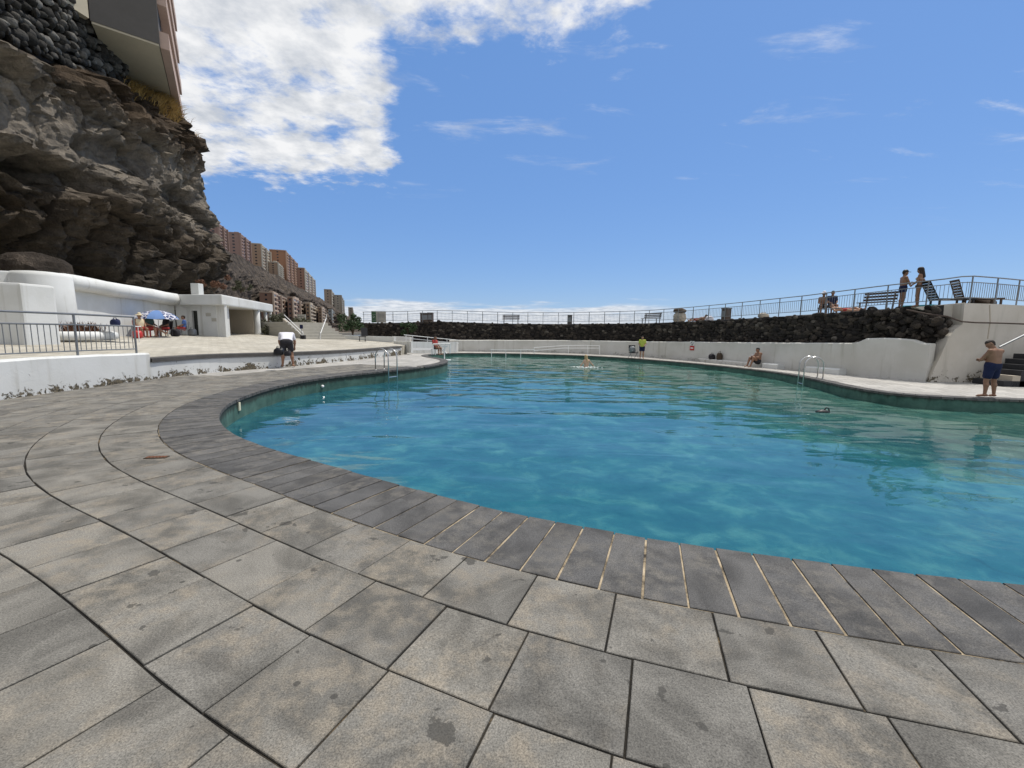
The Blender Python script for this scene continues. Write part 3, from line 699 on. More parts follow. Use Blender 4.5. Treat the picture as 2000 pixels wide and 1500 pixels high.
pl = thing('succulent_bed', 'bed of brown dry succulents in a white kerb round the tower foot', 'plants', (tc.x, tc.y, ztw))
o = child_build(blades(900, ring, 0.55, 0.035, 0.7, 5, lambda x, y: zt(x) + 0.28), 'succulent_leaves', 'succulent', pl, fix=False); stuff(o)
child_build(MB().tube([(tc.x + 2.2 * math.cos(a), tc.y + 2.2 * math.sin(a), ztw + 0.16) for a in np.linspace(-2.9, 0.5, 16)], 0.2, 8), 'kerb', 'white', pl, smooth=True)

# ------------------------------------------------------------------ the cliff
CURVE = [(-22, -2), (-24.6, 6), (-26.6, 15), (-27.7, 24), (-28.4, 32), (-29.0, 39), (-29.9, 43.6), (-33.5, 47.5), (-46, 52), (-75, 57)]
PROF_Z = [-1, 1, 3, 5, 7, 8, 9, 10.5, 12, 13, 14, 15.5, 16.2, 17.2, 18, 19, 20, 21, 22, 23, 24.5]
PROF_O = [-1.6, -1.6, -1.2, -0.7, 0.3, 0.8, 1.0, 0.9, 0.6, 0.2, 0.1, 0.0, 0.1, 0.45, 0.3, -0.3, -1.1, -2.3, -3.3, -4.2, -6.5]
cur = resample(smooth_closed([(*p, 0) for p in CURVE], 3, False), 0.2)
ca = np.array([(p.x, p.y) for p in cur]); tg = np.gradient(ca, axis=0); tg /= np.linalg.norm(tg, axis=1)[:, None]
nr = np.stack([tg[:, 1], -tg[:, 0]], -1)
zs = np.arange(-1, 24.6, 0.17)
def worley(p):
    i = np.floor(p).astype(np.int64); f1 = np.full(p.shape[:-1], 9.0); f2 = f1.copy(); cid = np.zeros(p.shape[:-1])
    for a in (-1, 0, 1):
        for b in (-1, 0, 1):
            for c in (-1, 0, 1):
                x, y_, z = i[..., 0] + a, i[..., 1] + b, i[..., 2] + c
                q_ = np.stack([x + hash3(x, y_, z), y_ + hash3(x + 57, y_, z), z + hash3(x, y_ + 91, z)], -1); d_ = np.linalg.norm(p - q_, axis=-1); hsh = hash3(x, y_, z + 33)
                n1_ = d_ < f1; f2 = np.where(n1_, f1, np.minimum(f2, d_)); cid = np.where(n1_, hsh, cid); f1 = np.minimum(f1, d_)
    return f1, f2, cid
Sx = np.repeat(ca[:, None, :], len(zs), 1); ZZ = np.repeat(zs[None, :], len(ca), 0)
s_al = np.repeat((np.arange(len(ca)) * 0.2)[:, None], len(zs), 1)
p3 = np.stack([Sx[..., 0], Sx[..., 1], ZZ], -1)
zshift = (fbm(np.stack([s_al * 0.06, ZZ * 0, ZZ * 0], -1), 3) - 0.5) * 3.2
zeff = ZZ + zshift * np.clip((ZZ - 2) / 6, 0, 1)
off = np.interp(zeff, PROF_Z, PROF_O)
rough_band = np.interp(zeff, [-1, 3, 6, 7, 11, 12.4, 13, 15.5, 16.5, 21, 24], [0.8, 0.8, 0.9, 1.1, 1.1, 1.0, 0.35, 0.35, 0.95, 1.1, 0.8])
off += (fbm(p3 * np.array([0.12, 0.12, 0.14]), 3) - 0.5) * 2.2
wp3 = p3 + (np.stack([fbm(p3 * .5 + k * 31, 3) for k in range(3)], -1) - .5) * 1.6
f1, f2, cid = worley(wp3 * np.array([0.30, 0.30, 0.26]))                     # big fractured blocks
off += (cid - 0.5) * 2.3 * np.clip(rough_band, .45, 1) - np.clip(0.16 - (f2 - f1), 0, 1) * 7.0 * rough_band
f1, f2, cid = worley(wp3 * np.array([0.95, 0.95, 1.15]) + 5)                 # broken rock on them
off += (cid - 0.5) * 0.75 * rough_band - np.clip(0.15 - (f2 - f1), 0, 1) * 2.6 * rough_band
f1, f2, cid = worley(wp3 * np.array([2.2, 2.2, 3.0]) + 15)
off += (cid - 0.5) * 0.26 * rough_band
off += (ridged(p3 * np.array([0.5, 0.5, 0.9]) + 3, 5, 0.6) - 0.6) * 0.9 * rough_band + (fbm(p3 * np.array([2.2, 2.2, 3.0]) + 23, 3, 0.6) - 0.5) * 0.35 * rough_band
# hollows weathered into the softer bed and caves at the foot
azc = np.degrees(np.arctan2(Sx[..., 0], Sx[..., 1])); elc = np.degrees(np.arctan2(ZZ - EYE, np.hypot(Sx[..., 0], Sx[..., 1])))
for px, py, wa, we, dep in ((40, 318, 2.2, .8, 1.3), (135, 352, 2.6, 1.0, 1.6), (352, 386, 1.6, 1.1, 1.6), (30, 500, 2.6, 2.6, 2.2), (275, 475, 1.2, 2.8, 1.8), (165, 470, 1.8, 2.0, 1.2), (300, 215, 1.8, 1.0, 1.2), (80, 110, 3, 1.0, 1.3), (215, 300, 2.5, 1.0, .9)):
    d_ = ray(px, py); a0 = math.degrees(math.atan2(d_.x, d_.y)); e0 = math.degrees(math.atan2(d_.z, math.hypot(d_.x, d_.y)))
    rr2 = ((azc - a0) / wa) ** 2 + ((elc - e0) / we) ** 2; off -= dep / (1 + np.exp((rr2 - 1) * 4))
topz = np.interp(Sx[..., 1], [0, 22, 36, 42, 60], [13.5, 15.3, 20.3, 22.5, 23])
off -= np.clip((ZZ - topz) * 2.2, 0, 9)
XY = Sx + nr[:, None, :] * off[..., None]
jz = (fbm(p3 * 0.9 + 70, 3) - 0.5) * 0.7
pts = np.concatenate([XY, (ZZ + jz)[..., None]], -1)
back = pts[:, -1:, :].copy(); back[..., 0] -= 14; back[..., 1] += 2; back[..., 2] += 0.5
pts = np.concatenate([pts, back], 1)
NR, NC = pts.shape[:2]; ii = np.arange(NR * NC).reshape(NR, NC)
fq = np.stack([ii[:-1, :-1], ii[1:, :-1], ii[1:, 1:], ii[:-1, 1:]], -1).reshape(-1, 4)
cliff = struct(np_mesh('cliff', pts.reshape(-1, 3), fq, 'cliff', smooth=False))

# dry grass on the cliff shoulder
cl_top = [(i, j) for i in range(NR) for j in range(len(zs)) if 36 < pts[i, j, 1] < 46.5 and 18.4 < zs[j] < 23.6]
def tuft(n_, pick, hgt, seed):
    rr = np.random.RandomState(seed); vs = []; fs = []
    for _ in range(n_):
        i, j = pick[rr.randint(len(pick))]; p = pts[i, j] + rr.normal(0, 0.1, 3); out = np.array([nr[i][0], nr[i][1], 0.0])
        h = hgt * rr.uniform(0.4, 1.2); dr = out * rr.uniform(0.1, 0.7) + np.array([rr.normal(0, .25), rr.normal(0, .25), 1.0]); dr /= np.linalg.norm(dr)
        sd = np.cross(dr, rr.normal(0, 1, 3)); sd *= 0.022 / np.linalg.norm(sd); o = len(vs); tip = p + dr * h + out * h * 0.3 - np.array([0, 0, h * .12])
        m_ = p + dr * h * .6; vs += [tuple(p - sd), tuple(p + sd), tuple(m_ + sd * .8), tuple(m_ - sd * .8), tuple(tip)]; fs += [(o, o + 1, o + 2, o + 3), (o + 3, o + 2, o + 4)]
    return MB().add(vs, fs)
rr_ = np.random.RandomState(2)
clump = [c for c in cl_top if fbm(np.array([pts[c[0], c[1]] * 0.55]), 2)[0] > 0.42 and zs[c[1]] > 19.6]
g = tuft(7000, clump, 0.95, 3).build('dry_grass', 'drygrass', fix=False); tag(stuff(g), 'golden dry grass tufts hanging from the cliff shoulder', 'grass')

# ------------------------------------------------------------------ apartment block on top of the cliff
c0 = Vector((0, 0, EYE)) + ray(312, 86) * (34.5 / ray(312, 86).y)
dF, dS = Vector((math.sin(math.radians(50)), math.cos(math.radians(50)), 0)), Vector((-math.sin(math.radians(34)), math.cos(math.radians(34)), 0))
bl = thing('cliff_top_building', 'grey apartment block overhanging the top of the cliff with beige underside', 'building', c0)
A = c0; Bk = c0 - dF * 3.7; Cx = A + dS * 15; Dx = Bk + dS * 15
M['bld_grey'] = simple('grey brown facade render', (0.115, 0.105, 0.095), 0.9, 0.12, 0.4, 0.2)
M['bld_beige'] = simple('beige soffit render', (0.50, 0.44, 0.33), 0.9, 0.1, 0.4, 0.2)
M['bld_pink'] = simple('pinkish facade render', (0.50, 0.36, 0.29), 0.9, 0.12, 0.4, 0.2)
child_build(MB().prism([tuple(p[:2]) for p in (A, Cx, Dx, Bk)], c0.z, c0.z + 17), 'facade', 'bld_grey', bl)
e = 0.06
ss = [A - dF * 0.05 + dS * .05, Cx - dF * .05, Dx + dF * 0.05, Bk + dF * .05 + dS * .05]
child_build(MB().prism([tuple(p[:2]) for p in ss], c0.z - 0.14, c0.z - 0.003), 'soffit', 'bld_beige', bl)
for kf in range(5):
    z0 = c0.z + 0.9 + kf * 3.0
    child_build(MB().prism([tuple(p[:2]) for p in (A + dS * 0.3 + dF * .003, A + dF * 0.55 + dS * 0.3, Cx + dF * 0.55, Cx + dF * .003)], z0 - .1 - .9, z0 + 0.25 - .1), 'balcony', 'bld_pink', bl)
    for j in range(4):
        q_ = A + dS * (1.8 + j * 3.4)
        child_build(MB().prism([tuple(p[:2]) for p in (q_ + dF * .003, q_ + dF * 0.04, q_ + dS * 1.6 + dF * 0.04, q_ + dS * 1.6 + dF * .003)], z0 + 0.3, z0 + 1.75), 'window', 'glass', bl)
# beige wing at its left, turned towards the sea
dW = Vector((-.17, -.98, 0)); W0 = Bk - dF * .05 + Vector((0, 0, .1))
child_build(MB().prism([tuple(p[:2]) for p in (W0, W0 + dW * 9, W0 + dW * 9 + Vector((-6, 0, 0)), W0 + Vector((-6, 2, 0)))], W0.z, W0.z + 14), 'side_wing', 'bld_beige', bl)
# rough masonry holding up the plateau below the block
ms = thing('masonry_footing', 'rough grey stone masonry under the overhanging cliff top building', 'wall', (c0.x - 6, c0.y, c0.z - 5))
ta, tb, ba, bb = AT(-40, -120, 25), AT(252, 40, 37.6), AT(-40, 62, 24.4), AT(246, 176, 37.2)
back_off = Vector((-0.35, 0.35, 0))
mb = MB().add([ta + back_off, tb + back_off, bb + back_off, ba + back_off, ta + back_off * 12, tb + back_off * 12, bb + back_off * 12, ba + back_off * 12],
              [(0, 1, 2, 3), (0, 4, 5, 1), (1, 5, 6, 2), (2, 6, 7, 3), (3, 7, 4, 0)]); child_build(mb, 'core', 'mortar_dark', ms)
cob = boulder((0, 0, 0), (1, 1, 1), 5, None, '', 10, 7).mesh('stone', True); cob.materials.append(M['masonry'])
cob2 = boulder((0, 0, 0), (1, 1, 1), 15, None, '', 10, 7).mesh('stone', True); cob2.materials.append(M['masonry'])
inv = -Vector(ms.location)
for i in range(26):
    for j in range(11):
        u_, v_ = (i + .5 + (j % 2) * .5 + R.uniform(-.3, .3)) / 26, (j + .5 + R.uniform(-.35, .35)) / 11
        if u_ > 1: continue
        p = ta.lerp(tb, u_).lerp(ba.lerp(bb, u_), v_) + inv
        o = bpy.data.objects.new('stone', R.choice((cob, cob2))); COL.objects.link(o); o.parent = ms; o.location = p
        s_ = R.uniform(0.6, 1.25); o.scale = (0.40 * s_, 0.22 * s_, 0.26 * s_ * R.uniform(.8, 1.2)); o.rotation_euler = (R.uniform(-.3, .3), R.uniform(-.3, .3), R.uniform(0, 6))

# ------------------------------------------------------------------ far coast: slope and apartment blocks
def shelfY(px): return float(np.interp(px, [300, 428, 471, 512, 560, 596, 648, 668, 689, 720], [165, 243, 288, 336, 382, 452, 582, 618, 676, 740]))
px_ = np.arange(300, 716, 3.0); rowsA = []
shelf_y = lambda x: float(np.interp(x, [300, 420, 470, 540, 600, 650, 690, 715], [412, 473, 502, 538, 570, 598, 625, 634]))
for x in px_:
    Y1 = shelfY(x); Y0 = Y1 / 1.2
    f0 = AT(x, 636, Y0); f0.z = 3.0
    f1 = AT(x, shelf_y(x), Y1)
    low_ = f0 + Vector((10, -6, -8)); col_ = [low_]
    for k in range(1, 40):
        t_ = k / 39; e_ = t_ * 0.62 + 0.38 * (3 * t_ * t_ - 2 * t_ ** 3); q_ = f0.lerp(f1, t_); q_.z = f0.z + (f1.z - f0.z) * e_ ; col_.append(q_)
    col_ += [f1 + Vector((-20, 15, 0.5)), f1 + Vector((-160, 60, 4))]
    rowsA.append([tuple(q_) for q_ in col_])
ha = np.array(rowsA); sc_ = ha[..., 1:2] / 300
dn = (ridged(ha * np.array([.035, .035, .05]), 5, .55) - .6) * 16 * sc_[..., 0]
dn *= np.concatenate([np.full(2, .3), np.ones(24), np.linspace(1, 0, 10), np.zeros(dn.shape[1] - 36)])[None, :]
ha[..., 0] += dn; ha[..., 1] -= dn * 0.3; ha[..., 2] += (fbm(ha * .06, 3) - .5) * 4 * sc_[..., 0]
NRh, NCh = ha.shape[:2]; ih = np.arange(NRh * NCh).reshape(NRh, NCh)
hill = struct(np_mesh('hillside', ha.reshape(-1, 3), np.stack([ih[:-1, :-1], ih[1:, :-1], ih[1:, 1:], ih[:-1, 1:]], -1).reshape(-1, 4), 'hill', smooth=False))

db, da = Vector((-0.34, 0.94, 0)).normalized(), Vector((-0.94, -0.34, 0)).normalized()
APC = {}
def apm(c):
    g_ = sum(c) / 3; c = tuple(round((v * .78 + g_ * .22) * k_, 4) for v, k_ in zip(c, (0.98, 0.99, 0.97)))
    if c not in APC: APC[c] = simple('apartment render %d' % len(APC), c, 0.9, 0.08, 0.05, 0.1)
    return APC[c]
win_me = {}
def unit_box(mat):
    if mat not in win_me:
        me = MB().box((0, 0, 0), (1, 1, 1)).mesh('box'); me.materials.append(M[mat] if isinstance(mat, str) else mat); win_me[mat] = me
    return win_me[mat]
def piece(name, mat, parent, loc, rz, size):
    o = bpy.data.objects.new(name, unit_box(mat)); COL.objects.link(o); o.parent = parent; o.location = loc; o.rotation_euler = (0, 0, rz); o.scale = size; return o
def solve_len(C, d, px):
    dr = ray(px, 600); k = dr.x / dr.y; return (C.x - k * C.y) / (k * d.y - d.x)
def apartment(xl, xm, xr, ytop, ybot, Y, wallc, sidec, label, floors, bays, group, pent=True):
    C = AT(xm, ybot, Y); zt_ = AT(xm, ytop, Y).z; H = zt_ - C.z
    La, Lb = abs(solve_len(C, da, xl)), abs(solve_len(C, db, xr)); Lb = min(Lb, 120)
    ap = thing('apartment_block', label, 'building', C, 0, group)
    rz = math.atan2(db.y, db.x)
    def loc(a_, b_, z): return da * a_ + db * b_ + Vector((0, 0, z))
    crn = [loc(0, 0, 0), loc(La, 0, 0), loc(La, Lb, 0), loc(0, Lb, 0)]
    MB().prism([tuple(p[:2]) for p in crn], -12, H).build('facade', apm(sidec), ap)
    fh = H / floors; bw = Lb / bays; rx = math.atan2(da.y, da.x)
    for f in range(floors):
        for b in range(bays):
            ctr = loc(-0.06, (b + .5) * bw, (f + .45) * fh)
            piece('window', 'glass', ap, ctr, rz, (bw * .62, .25, fh * .62))
            if b % 2 == 0 or bays < 4:
                piece('balcony', apm(wallc), ap, loc(-0.55, (b + .5) * bw, (f + .16) * fh), rz, (bw * .86, 1.1, fh * .34))
        for b in range(max(1, int(La / 9))):
            piece('window', 'glass', ap, loc((b + .5) * La / max(1, int(La / 9)), -0.06, (f + .5) * fh), rx, (1.3, .2, fh * .4))
    for b in range(0, bays + 1, 2): piece('pier', apm(wallc), ap, loc(-0.5, b * bw, H / 2), rz, (bw * .12, 1.0, H + .6))
    if pent: piece('roof_house', apm(wallc), ap, loc(La * .45, Lb * .4, H + 1.1), rz, (Lb * .3, La * .35, 2.4))
    piece('parapet', apm(wallc), ap, loc(La / 2, Lb / 2, H + .25), rz, (Lb * 1.01, La * 1.02, .7))
pk, bn, og, cr, ye, gy_ = (0.36, 0.22, 0.17), (0.25, 0.14, 0.095), (0.40, 0.21, 0.11), (0.48, 0.42, 0.34), (0.52, 0.42, 0.20), (0.36, 0.37, 0.36)
gU, gL = 'apartment blocks along the top of the far slope', 'apartment blocks at the foot of the far slope'
apartment(418, 428, 452, 436, 492, 255, pk, (0.30, 0.17, 0.135), 'pink apartment block nearest the cliff on the ridge', 9, 4, gU)
apartment(452, 471, 495, 456, 512, 300, pk, (0.33, 0.19, 0.15), 'pink ridge block second from the cliff', 9, 4, gU)
apartment(496, 512, 533, 477, 530, 350, cr, (0.36, 0.22, 0.13), 'tan ridge block with cream piers third from the cliff', 9, 4, gU)
apartment(532, 560, 584, 490, 545, 400, (0.45, 0.27, 0.18), (0.34, 0.155, 0.075), 'tall orange brown block in the middle of the ridge', 10, 6, gU)
apartment(529, 543, 556, 513, 538, 372, cr, (0.38, 0.25, 0.16), 'smaller tan block in front of the tall orange one', 6, 3, gU)
apartment(583, 596, 630, 524, 568, 470, (0.56, 0.50, 0.40), (0.40, 0.22, 0.15), 'cream and yellow stepped block with long balconies on the ridge', 8, 6, gU)
apartment(634, 648, 662, 566, 598, 600, cr, (0.36, 0.27, 0.2), 'small grey tan block at the far end of the ridge', 6, 4, gU)
apartment(653, 668, 684, 577, 618, 640, (0.42, 0.38, 0.33), (0.34, 0.30, 0.25), 'tall grey beige block at the tip of the ridge', 9, 4, gU)
apartment(680, 689, 696, 601, 626, 700, cr, (0.35, 0.29, 0.23), 'farthest beige block by the sea', 6, 3, gU, False)
apartment(508, 535, 562, 572, 634, 290, (0.46, 0.33, 0.24), (0.25, 0.135, 0.09), 'brown block with broad balconies left of the lower pair', 7, 4, gL)
apartment(562, 573, 597, 581, 634, 330, (0.46, 0.33, 0.24), (0.22, 0.12, 0.085), 'brown block with broad balconies right of the lower pair', 6, 4, gL)
apartment(597, 606, 620, 593, 636, 380, (0.48, 0.38, 0.27), (0.30, 0.2, 0.125), 'narrow tan block third along the slope foot', 6, 3, gL)
apartment(621, 629, 642, 601, 636, 430, (0.46, 0.34, 0.25), (0.29, 0.19, 0.12), 'narrow brown block fourth along the slope foot', 6, 3, gL)
apartment(641, 648, 672, 605, 636, 500, gy_, (0.30, 0.31, 0.31), 'low grey green block near the end of the slope foot', 5, 5, gL)
apartment(668, 674, 686, 613, 636, 560, cr, (0.36, 0.31, 0.26), 'pale block last along the slope foot', 4, 3, gL, False)

# ------------------------------------------------------------------ sea wall, promenade and far pool wall
WB = [(-5.9, 39.8), (0, 40.3), (6.4, 39.4), (10.6, 36.2), (13.7, 30.2), (15.3, 23.4), (16.25, 19.4), (17.0, 17.4)]
wb = [tuple(p[:2]) for p in resample(smooth_closed([(*p, 0) for p in WB], 2, False), 0.35)] + [WB[-1]]
def col_of(p):
    v = Vector((p[0], p[1], 1.0)) - Vector((0, 0, EYE)); f = v.dot(FWD); return 1000 + FPX * v.dot(_cx) / f
def z_at(p, py): 
    px = col_of(p); return AT(px, py, p[1]).z
tops = []
for p in wb:
    px = col_of(p)
    y = float(np.interp(px, [850, 1000, 1160, 1255, 1400, 1520, 1640, 1672, 1690, 1740, 1780, 1800, 1860], [664, 664, 665, 667, 668, 669, 670, 669, 660.5, 660, 663, 671, 672]))
    tops.append(z_at(p, y))
poolwall = wall_run(wb, 0.4, -0.6, tops, 0.012)
tag(poolwall.build('pool_side_wall', 'white_old_shaded'), 'grey white rendered wall with wavy top along the far side of the pool', 'wall')
# low seat along its foot
i0 = min(range(len(wb)), key=lambda i: abs(col_of(wb[i]) - 1375)); i1 = min(range(len(wb)), key=lambda i: abs(col_of(wb[i]) - 1505))
def inset_path(path, d): return offset(path, d)
seat_p = wb[i0:i1]
# which side of wb is the pool?  travelling left to right the pool is on the right
mb = wall_run(offset(seat_p, 0.42), 0.44, -0.4, lambda p: zd(*p) + 0.22, 0.004)
tag(mb.build('wall_bench', 'white_old_shaded'), 'low rendered ledge at the foot of the far wall where the bags lie', 'ledge')
for pxa, pxb, lab in ((1508, 1540, 'short white step block at the end of the wall ledge'), (1590, 1662, 'white step block behind the right hand ladder')):
    ia = min(range(len(wb)), key=lambda i: abs(col_of(wb[i]) - pxa)); ib = min(range(len(wb)), key=lambda i: abs(col_of(wb[i]) - pxb))
    tag(wall_run(offset(wb[ia:ib + 1], 0.5), 0.52, -0.4, lambda p: zd(*p) + 0.27, 0.0).build('step_block', 'white'), lab, 'step')

SWP = [(-14.6, 41.6), (-9, 41.3), (-5.9, 41.0), (0, 41.2), (6.9, 40.2), (11.2, 36.8), (14.35, 30.5), (16.0, 23.6), (16.95, 19.7), (17.75, 17.95)]
sp_ = [tuple(p[:2]) for p in resample(smooth_closed([(*p, 0) for p in SWP], 2, False), 0.25)] + [SWP[-1]]
def wtop(p):
    px = col_of(p); y = float(np.interp(px, [690, 780, 850, 1000, 1100, 1260, 1330, 1440, 1560, 1700, 1780, 1880], [631, 630, 627.5, 632, 632.5, 631, 628, 622, 615, 603.5, 598, 590.5])); return z_at(p, y)
wtops = [wtop(p) for p in sp_]
sw = thing('stone_sea_wall', 'long dark lava stone wall holding up the promenade behind the pool', 'wall', (0, 41.2, 0))
child_build(wall_run(sp_, 0.6, -0.6, [t - 0.02 for t in wtops]), 'wall_core', 'mortar_dark', sw)
st_me = []
for sd in (3, 8, 21, 33):
    me = boulder((0, 0, 0), (1, 1, 1), sd, None, '', 8, 6).mesh('stone', False); me.materials.append(M['lava']); st_me.append(me)
cands = []
for i in range(0, len(sp_) - 1):
    p = Vector((*sp_[i], 0)); q_ = Vector((*sp_[i + 1], 0)); dr_ = (q_ - p).normalized(); nn = Vector((dr_.y, -dr_.x, 0))
    z = 0.45 + R.uniform(0, .1)
    while z < wtops[i] - 0.05:
        cands.append((p + dr_ * R.uniform(-.09, .09) + nn * 0.04 + Vector((0, 0, z)), math.atan2(dr_.y, dr_.x)))
        z += R.uniform(0.13, 0.22)
# loose rubble heap spilling at the right end
for _ in range(150):
    u_ = R.random(); px = 1690 + 165 * u_; py = R.uniform(np.interp(px, [1690, 1760, 1860], [612, 603, 634]), 664); Yd = along(sp_, px, 630).y - R.uniform(.0, .3)
    cands.append((AT(px, py, Yd), R.uniform(0, 3)))
cands.sort(key=lambda c: c[0].y)
inv = -Vector(sw.location); mb = MB()
for k, (p, rz) in enumerate(cands):
    sc = Vector((R.uniform(.11, .24), R.uniform(.06, .11), R.uniform(.07, .15))) * (1.45 if R.random() < .12 else 1); rot = (R.uniform(-.5, .5), R.uniform(-.6, .6), rz + R.uniform(-.3, .3)); me = R.choice(st_me)
    if k < 290:
        o = bpy.data.objects.new('stone', me); COL.objects.link(o); o.parent = sw; o.location = p + inv; o.scale = sc; o.rotation_euler = rot
    else:
        mt = Matrix.Translation(p + inv) @ Matrix.Rotation(rot[2], 4, 'Z') @ Matrix.Rotation(rot[0], 4, 'X') @ Matrix.Diagonal((*sc, 1))
        mb.add([mt @ v.co for v in me.vertices], [tuple(pl_.vertices) for pl_ in me.polygons])
stuff(mb.build('distant_stones', 'lava', sw, fix=False))
# promenade slab behind it
inner = offset(sp_, -0.2); outr = offset(sp_, -5.5); step_ = 4
pts_in, pts_out = inner[::step_] + [inner[-1]], outr[::step_] + [outr[-1]]
zl = wtops[::step_] + [wtops[-1]]
mb = MB(); mb.grid([[(a[0], a[1], -2.0), (a[0], a[1], z - 0.012), (b[0], b[1], z - 0.012), (b[0], b[1], -4)] for a, b, z in zip(pts_in, pts_out, zl)])
struct(mb.build('promenade', 'deck'))

# right hand white block with its stair
TZ = wtop(sp_[-1])
blk = thing('white_stair_block', 'big chipped white block with rust streaks at the right end of the sea wall', 'wall', (18.6, 17.2, -0.1))
def face(pl, Ya, Yb, thick, mat, name, par, bevel=0.0):
    """pl: photo outline of an upright face whose left/right ends stand at distances Ya, Yb"""
    xs = [p[0] for p in pl]; lo, hi = min(xs), max(xs)
    f = [AT(x, y, Ya + (Yb - Ya) * (x - lo) / (hi - lo)) for x, y in pl]; n_ = len(f)
    bk = [q_ + Vector((0.25, 0.97, 0)) * thick for q_ in f]
    tri = tessellate_polygon([[Vector((x, -y, 0)) for x, y in pl]])
    mb = MB().add(f + bk, list(tri) + [tuple(reversed([i + n_ for i in t])) for t in tri] + [(i, (i + 1) % n_, n_ + (i + 1) % n_, n_ + i) for i in range(n_)])
    return child_build(mb, name, mat, par, bevel=bevel)
face([(1812, 748), (1846, 676), (1856, 656), (1866, 643), (1880, 634), (1884, 592), (1940, 593.5), (2060, 600), (2060, 780), (1905, 754)], 17.3, 17.6, 3.0, 'white_block', 'wall_face', blk)
face([(1788, 599.5), (1884.5, 591), (1882, 634), (1872, 628), (1840, 614), (1800, 605)], along(sp_, 1788, 600).y - .25, along(sp_, 1884, 600).y - .12, 0.5, 'white_block', 'upper_strip', blk)
child_build(MB().tube([AT(x, y, Y) for x, y, Y in ((1770, 605, 18.4), (1810, 613, 17.9), (1850, 618, 17.4), (1878, 628, 17.1), (1905, 630, 17.1), (1950, 631, 17.15), (2010, 633, 17.2))], 0.03, 8), 'pipe', 'wood_dark', blk)
child_build(MB().tube([AT(x, y, 17.2) for x, y in ((1933, 595, ), (1934, 628), (1929, 662))], 0.02, 6), 'drain_pipe', 'tan', blk)
child_build(MB().tube([AT(x, y, 16.6) for x, y in ((1952, 678), (2020, 645))], 0.035, 8), 'hand_rail', 'galv', blk)
# flight of dark steps leaving the frame
for k in range(6):
    x0 = 1936 + k * 15; c = AT(x0, 700, 16.45); zb = -0.1
    zt0 = -0.1 + 0.20 * (k + 1)
    child_build(MB().box((c.x + 3.5, c.y + 0.0, (zt0 - .3) / 2), (7.0, 1.1, zt0 + .3)), 'step', 'tan' if k == 1 else 'dark_step', blk)
def right_fix(): pass

# promenade railing
fp = offset(sp_, -0.13)
fr = thing('promenade_railing', 'long grey steel railing with upright bars on top of the lava stone wall', 'railing', (0, 41.4, 2.4))
cum = [0.0]
fpv = [Vector((p[0], p[1], wtops[i])) for i, p in enumerate(fp)]
corner = AT(1884, 590, 17.62); fpv.append(Vector((corner.x, corner.y, corner.z)))
for xx, yy, Y in ((1940, 593, 18.0), (2000, 597, 18.6), (2060, 601, 19.2)): fpv.append(AT(xx, yy, Y))
for a, b in zip(fpv[:-1], fpv[1:]): cum.append(cum[-1] + (b - a).length)
def fat(s_):
    k = min(max(int(np.searchsorted(cum, s_)), 1), len(cum) - 1); return fpv[k - 1].lerp(fpv[k], (s_ - cum[k - 1]) / max(1e-6, cum[k] - cum[k - 1]))
LF = cum[-1]; HF = 1.05
smp = [fat(s_) for s_ in np.arange(0, LF, 0.5)] + [fpv[-1]]
for h, r_ in ((HF, 0.026), (HF - 0.24, 0.018), (0.20, 0.018)):
    child_build(MB().tube([p + Vector((0, 0, h)) for p in smp], r_, 6), 'rail', 'galv', fr)
s_ = 0.1
while s_ < LF:
    p = fat(s_); child_build(MB().tube([p - Vector((0, 0, .05)), p + Vector((0, 0, HF))], 0.026, 8), 'post', 'galv', fr); s_ += 1.45
bal = MB().tube([(0, 0, 0.2), (0, 0, HF - 0.24)], 0.009, 5).mesh('baluster'); bal.materials.append(M['galv'])
ss_ = list(np.arange(LF - .05, 0, -0.13)); mb = MB()
for k, s_ in enumerate(ss_):
    p = fat(s_)
    if k < 280:
        o = bpy.data.objects.new('baluster', bal); COL.objects.link(o); o.parent = fr; o.location = p - Vector(fr.location)
    else: mb.tube([p + Vector((0, 0, .2)), p + Vector((0, 0, HF - .24))], 0.009, 4)
stuff(child_build(mb, 'distant_balusters', 'galv', fr, fix=False))

def zprom(p):
    k = min(range(len(sp_)), key=lambda i: (sp_[i][0] - p.x) ** 2 + (sp_[i][1] - p.y) ** 2); return wtops[k] - 0.012
def prom(px, back):
    """a spot on the promenade in photo column px, this far behind the railing line"""
    q_ = along(offset(sp_, -0.13 - back), px, 620); q_.z = zprom(q_); return q_
def tangent(px):
    a, b = along(offset(sp_, -0.13), px - 6, 620), along(offset(sp_, -0.13), px + 6, 620); d_ = b - a; return math.atan2(d_.y, d_.x)
def bench(px, back, label, wid=1.6):
    t = thing('bench', label, 'bench', prom(px, back), tangent(px), 'benches on the promenade')
    for k in range(3): MB().box((0, -0.16 + k * 0.17, 0.44), (wid, 0.14, 0.035)).build('seat_slat', 'wood_dark', t)
    for k in range(3): MB().box((0, 0.26 + k * 0.03, 0.58 + k * 0.15), (wid, 0.03, 0.10)).build('back_slat', 'wood_dark', t)
    for sx_ in (-1, 1):
        MB().box((sx_ * (wid / 2 - .15), -.18, .21), (.06, .06, .42)).build('leg', 'galv', t)
        MB().box((sx_ * (wid / 2 - .15), .28, .47), (.06, .05, .94), rx=-.12).build('leg', 'galv', t)
bench(998, 1.6, 'slatted bench on the promenade above the pool rails', 1.7)
bench(1271, 1.2, 'slatted bench on the promenade above the lifeguard', 1.75)
bench(1707, 1.0, 'slatted bench on the promenade left of the standing couple', 1.5)
